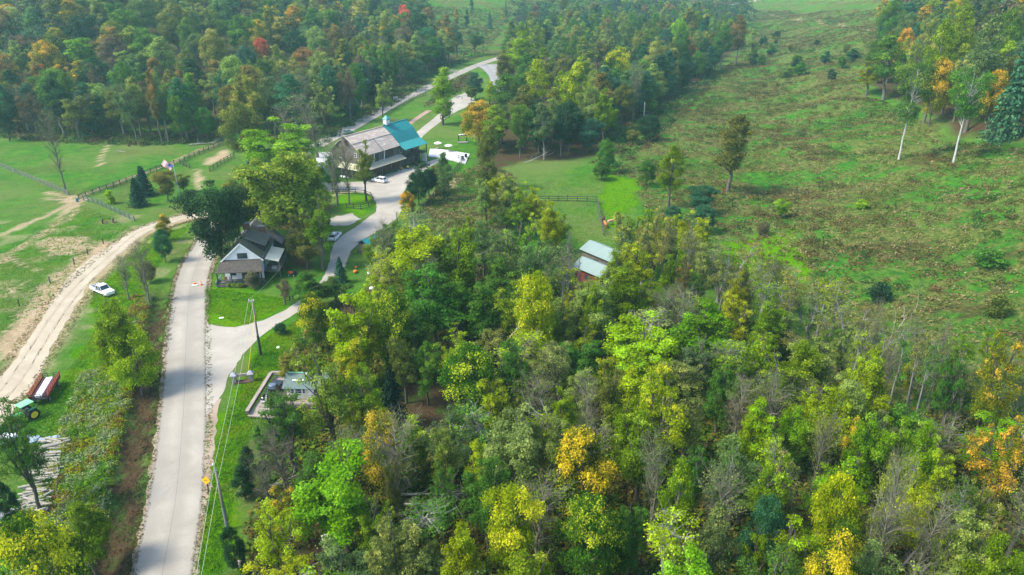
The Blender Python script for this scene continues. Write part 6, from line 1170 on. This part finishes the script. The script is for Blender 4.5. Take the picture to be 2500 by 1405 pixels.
for px, py, s, lb in ((868, 667, .45, 'bright orange pumpkin under bare shrubs, the nearer of two'), (870, 655, .3, 'orange pumpkin just behind a larger one'), (1010, 648, .4, 'orange pumpkin under trees right of the teal shed')):
    q = at(px, py); t = thing('pumpkin', lb, 'pumpkin', q); b = MB(); vs = []; n, mm = 24, 8
    for i in range(mm + 1):
        ph = math.pi * i / mm
        for k in range(n): th = 2 * math.pi * k / n; rr_ = s * (1 + .08 * math.cos(th * 8)) * math.sin(ph); vs.append((rr_ * math.cos(th), rr_ * math.sin(th), s * .8 + s * .78 * math.cos(ph)))
    b.add(vs, [(i * n + k, i * n + (k + 1) % n, (i + 1) * n + (k + 1) % n, (i + 1) * n + k) for i in range(mm) for k in range(n)]); b.build('flesh', M_PUMP, t, True); MB().tube([(0, 0, s * 1.5), (.05, 0, s * 1.9)], .04).build('stem', M_GREENP, t)
q = at(189, 493); t = thing('barrel', 'blue-green barrel at the corner post of the long board fence', 'barrel', q); MB().lathe([(.3, 0), (.34, .1), (.36, .45), (.34, .8), (.3, .9)], (0, 0, 0), 16).build('drum', mat('barrel_blue', (.03, .18, .22), .5), t, True); MB().lathe([(.31, .9), (.31, .93)], (0, 0, 0), 16).build('lid', M_BLACK, t)
q = at(264, 545); t = thing('hay_rake', 'old rusty hay rake with big wheels left in the pasture', 'farm implement', q, R(10))
for x in (-1.2, 1.2):
    w_ = MB(); w_.lathe([(.62, -.04), (.66, -.04), (.66, .04), (.62, .04)], (x, 0, .66), 18, 'x')
    for k in range(8): a = k * math.pi / 4; w_.tube([(x, 0, .66), (x, math.cos(a) * .62, .66 + math.sin(a) * .62)], .02, 4)
    w_.build('wheel', M_RUST, t)
MB().tube([(-1.3, 0, .66), (1.3, 0, .66)], .05).build('axle', M_RUST, t); b = MB()
for k in range(11): b.tube([(-1.1 + k * .22, 0, .7), (-1.1 + k * .22, .5, .6), (-1.1 + k * .22, .6, .05)], .015, 3)
b.build('tines', M_RUST, t); MB().tube([(0, 0, .66), (-.4, -1.9, .2)], .04).build('drawbar', M_RUST, t)
q = at(4, 1276); t = thing('utility_trailer', 'small grey covered trailer cut by the left edge of the view', 'trailer', q, R(70)); MB().box((0, 0, .75), (2.4, 1.5, .7)).build('body', M_STEEL, t, bevel=.04); MB().slab([(-1.3, -.85, 1.15), (1.3, -.85, 1.15), (1.3, .85, 1.2), (-1.3, .85, 1.2)], .05).build('cover', mat('grey_tarp', (.38, .38, .42), .7), t); wheels(t, [0], .85, .3, .2, M_STEEL)
for px, py, lb in ((980, 417, 'yellow potted flowers on the barn stoop'), (996, 414, 'yellow potted flowers at the foot of the balcony stair')):
    q = at(px, py); t = thing('flower_pot', lb, 'flower pot', q); MB().lathe([(.2, 0), (.3, .45), (.33, .45), (.33, .5)], (0, 0, .18), 12).build('pot', M_BRICK, t); ball((0, 0, .85), .42, 1, 1, .7).build('flowers', M_YELP, t, True)
q = at(1415, 905); t = thing('marker_post', 'red-topped marker post in the middle of the near forest', 'post', q); MB().tube([(0, 0, 0), (0, 0, 3.2)], .07).build('post', M_RUST, t); ball((0, 0, 3.4), .35).build('red_top', mat('red_marker', (.6, .08, .06), .5), t, True)
# fallen dead trees
def snag(p, d, L, r, label, seed, name='fallen_tree', m=None):
    r_ = np.random.default_rng(seed); b = MB(); p = np.array(p); d = np.array(d, float); d /= np.linalg.norm(d); e = p + d * L; pts = branch(b, p, e, r, .04, r_, .05, 7, 8)
    for k in range(9):
        q = np.array(pts[r_.integers(2, 9)]); dd_ = d + r_.normal(size=3) * .6; dd_[2] = abs(dd_[2]) * .6; dd_ /= np.linalg.norm(dd_); q2 = branch(b, q, q + dd_ * L * r_.uniform(.18, .4), r * .35, .02, r_, .12, 5, 4)
        for _ in range(2): z_ = np.array(q2[r_.integers(1, 5)]); d3 = dd_ + r_.normal(size=3) * .6; branch(b, z_, z_ + d3 / np.linalg.norm(d3) * L * .13, r * .15, .01, r_, .1, 4, 2)
    o = b.build(name, m or mat('dead_wood', (.27, .26, .23), .9, .3, 1.5), None, True); tag(o, label, 'dead tree')
q = at(1175, 905); snag(q, (8, 2, 9), 13, .18, 'leaning pale dead tree between two golden trees', 1); q = at(960, 1215); snag(q + Vector((0, 0, .5)), (1, -.05, .06), 9, .2, 'fallen grey trunk lying across the forest gap, upper one', 2); q = at(975, 1238); snag(q + Vector((0, 0, .4)), (1, .08, .03), 8, .16, 'fallen grey trunk lying across the forest gap, lower one', 3)
q = at(2190, 1400); snag(q, (5, 1, 8), 9, .15, 'pale dead trunk leaning right among bare trees at lower right', 4, 'leaning_snag'); q = at(2240, 1405); snag(q, (6, 2, 7), 8, .14, 'second pale dead trunk leaning right at the bottom, farther right', 5, 'leaning_snag'); q = at(620, 1210); snag(q + Vector((0, 0, .6)), (1, .5, .15), 6, .1, 'thin dead branch lying in brush right of the dark evergreens', 6)
q = at(462, 356); snag(q + Vector((0, 0, .3)), (1, .25, .02), 8, .25, 'fallen log on the grass above the sand ring', 7); q = at(305, 372); snag(q + Vector((0, 0, .2)), (-1, .2, .02), 3, .12, 'short fallen log under the left wood edge', 8); q = at(1280, 400); snag(q + Vector((0, 0, .2)), (1, .6, .3), 9, .15, 'pale fallen tree at the lower edge of the centre wood', 9)
q = at(2085, 985); snag(q, (3.6, 1, 9), 14, .11, 'tall pale forked dead stem leaning over the meadow edge', 10, 'leaning_snag'); q = at(1815, 1130); snag(q, (2, 0, 6), 8, .14, 'white broken snag in the right middle forest', 11, 'leaning_snag'); q = at(1400, 1190); snag(q, (-3, 1, 8), 10, .14, 'grey leaning snag left of the pale gold tree', 12, 'leaning_snag')
# cattle: one continuous skinned body each
def cow(px, py, rz, key, c, lb, s=1.0):
    J = [(-.75, 0, 1.15, .30), (-.2, 0, 1.1, .36), (.45, 0, 1.15, .33), (.85, 0, 1.35, .17), (1.15, 0, 1.3, .15), (1.42, 0, 1.12, .08)]; E = [(i, i + 1) for i in range(5)]
    for (r0, xx, yy) in ((0, -.72, -.2), (0, -.72, .2), (2, .5, -.2), (2, .5, .2)):
        a = len(J); J += [(xx, yy, .85, .13), (xx + (-.1 if r0 == 0 else .03), yy, .45, .075), (xx, yy, .04, .07)]; E += [(r0, a), (a, a + 1), (a + 1, a + 2)]
    a = len(J); J += [(-1.02, 0, 1.1, .035), (-1.1, 0, .6, .04)]; E += [(0, a), (a, a + 1)]
    for yy in (-.22, .22): a = len(J); J += [(1.05, yy, 1.42, .04)]; E += [(4, a)]
    me = bpy.data.meshes.new('cow'); me.from_pydata([j[:3] for j in J], E, []); o = bpy.data.objects.new('cow', me); col.objects.link(o)
    sk = o.modifiers.new('s', 'SKIN'); o.modifiers.new('d', 'SUBSURF').levels = 1; o.modifiers['d'].render_levels = 1
    for v, j in zip(me.skin_vertices[0].data, J): v.radius = (j[3], j[3])
    me.skin_vertices[0].data[1].use_root = True; dg = bpy.context.evaluated_depsgraph_get(); m2 = bpy.data.meshes.new_from_object(o.evaluated_get(dg)); bpy.data.objects.remove(o)
    m2.materials.clear(); m2.materials.append(cowm(key, c)); m2.shade_smooth(); o = bpy.data.objects.new('cow', m2); col.objects.link(o); o.location = at(px, py); o.rotation_euler = (0, 0, rz); o.scale = (s, s, s); tag(o, lb, 'cow', 'cattle by the pen')
cow(1472, 545, R(70), 'dark_brown', (.07, .035, .02), 'dark brown cow right behind the side fence of the green pen'); cow(1477, 556, R(100), 'ginger', (.42, .17, .06), 'ginger cow beside the fence of the green pen'); cow(1490, 549, R(20), 'pale', (.50, .30, .18), 'pale tan cow right of the ginger one', .9); cow(1277, 488, R(80), 'red_white', (.30, .14, .08), 'brown cow left of the yard light'); cow(1236, 474, R(10), 'cream', (.62, .52, .42), 'cream calf in the rough left of the yard light', .65)
#<OBJ
#LAB>
# ------------------------------------------------------------------ labels of the trees: look first, then what each stands by
LM = [('the sand ring', 520, 385), ('the flagpole', 430, 445), ('the weathered barn', 880, 380), ('the teal-roofed barn', 1010, 340), ('the white house', 600, 620), ('the dirt road bend', 330, 560), ('the white pickup', 250, 700), ('the red hay wagon', 105, 965), ('the log row', 100, 1180), ('the roadside cottage', 730, 970), ('the pillar sign', 594, 918),
      ('the lower utility pole', 540, 1220), ('the junction utility pole', 627, 800), ('the garden arch', 1130, 340), ('the striped barricades', 1108, 172), ('the green pen', 1390, 530), ('the pale-roofed barn', 1460, 610), ('the yard light', 1290, 520), ('the lone meadow tree', 1790, 370), ('the white-trunked pair', 2290, 300), ('the far heath', 1130, 60), ('the top left corner', 80, 40),
      ('the left wood top', 600, 20), ('the vivid red maple', 97, 200), ('the centre-wood golden tree', 1400, 230), ('the lone pale pole', 1572, 270), ('the vivid golden tree', 1300, 740), ('the mown forest track', 1040, 1010), ('the brilliant lime tree', 830, 1160), ('the bottom-centre gold tree', 1240, 1280), ('the pale gold tree top', 1590, 960), ('the lower right golden tree', 2040, 1250),
      ('the right-edge orange tree', 2420, 900), ('the red-topped marker post', 1415, 900), ('the bottom right corner', 2400, 1350), ('the leaning pale snag', 2130, 880), ('the blue spruce', 829, 660), ('the far white road', 1830, 10), ('the golden hill tree', 2125, 190), ('the gravel patio', 1120, 245), ('the parking lot', 950, 480), ('the tall roadside olive tree', 850, 150), ('the big dark maple', 530, 540)]
def relation(t, l):
    dx, dy = t['px'] - l[1], t['py'] - l[2]
    if abs(dx) < 22 and abs(dy) < 22: return 'right beside'
    if abs(dx) > 2.2 * abs(dy): return ('just ' if abs(dx) < 90 else 'farther ') + ('left of' if dx < 0 else 'right of')
    if abs(dy) > 2.2 * abs(dx): return ('just ' if abs(dy) < 70 else 'farther ') + ('behind' if dy < 0 else 'in front of')
    return ('just ' if math.hypot(dx, dy) < 90 else 'farther ') + ('behind-' if dy < 0 else 'front-') + ('left of' if dx < 0 else 'right of')
used = {}
for t in TREES:
    if t['label']: used[t['label']] = 1; t['o']['label'] = t['label']; continue
    kn = KN[t['kind']][2]; near = sorted(LM, key=lambda l: math.hypot(t['px'] - l[1], (t['py'] - l[2]) * 1.1)); t['cand'] = ['%s %s %s %s' % (PAL[t['pal']][3], kn, relation(t, l), l[0]) for l in near[:3]]
cells = {}
for t in TREES:
    if t['label']: continue
    c = min(t['cand'], key=lambda c: (len(cells.get(c, [])), t['cand'].index(c))); cells.setdefault(c, []).append(t)
ORD = ['', 'second', 'third', 'fourth', 'fifth', 'sixth', 'seventh', 'eighth', 'ninth', 'tenth']
for c, ts in cells.items():
    ts.sort(key=lambda t: t['px']); n = len(ts)
    for i, t in enumerate(ts):
        if n == 1: lb = c
        elif n == 2: lb = ('left' if i == 0 else 'right') + ' of two: ' + c
        else: lb = ('leftmost' if i == 0 else 'rightmost' if i == n - 1 else ORD[min(i, 9)] + '-from-left') + ' of %s: ' % (['three', 'four', 'five', 'six', 'seven', 'eight', 'nine', 'ten'][min(n - 3, 7)]) + c
        t['o']['label'] = lb
#<LAB
# ------------------------------------------------------------------ haze: the air itself
hz = MB(); hz.box((0, 1900, 75), (7200, 3960, 160)); hm = bpy.data.materials.new('haze_air'); hm.use_nodes = True; n_ = hm.node_tree; n_.nodes.clear()
out = n_.nodes.new('ShaderNodeOutputMaterial'); pv = n_.nodes.new('ShaderNodeVolumePrincipled'); pv.inputs['Color'].default_value = (.50, .97, .93, 1); pv.inputs['Density'].default_value = .00021; pv.inputs['Anisotropy'].default_value = .2
n_.links.new(pv.outputs[0], out.inputs['Volume']); ho = hz.build('haze', hm); tag(ho, 'pale blue air haze over the valley', 'haze', None, 'stuff')
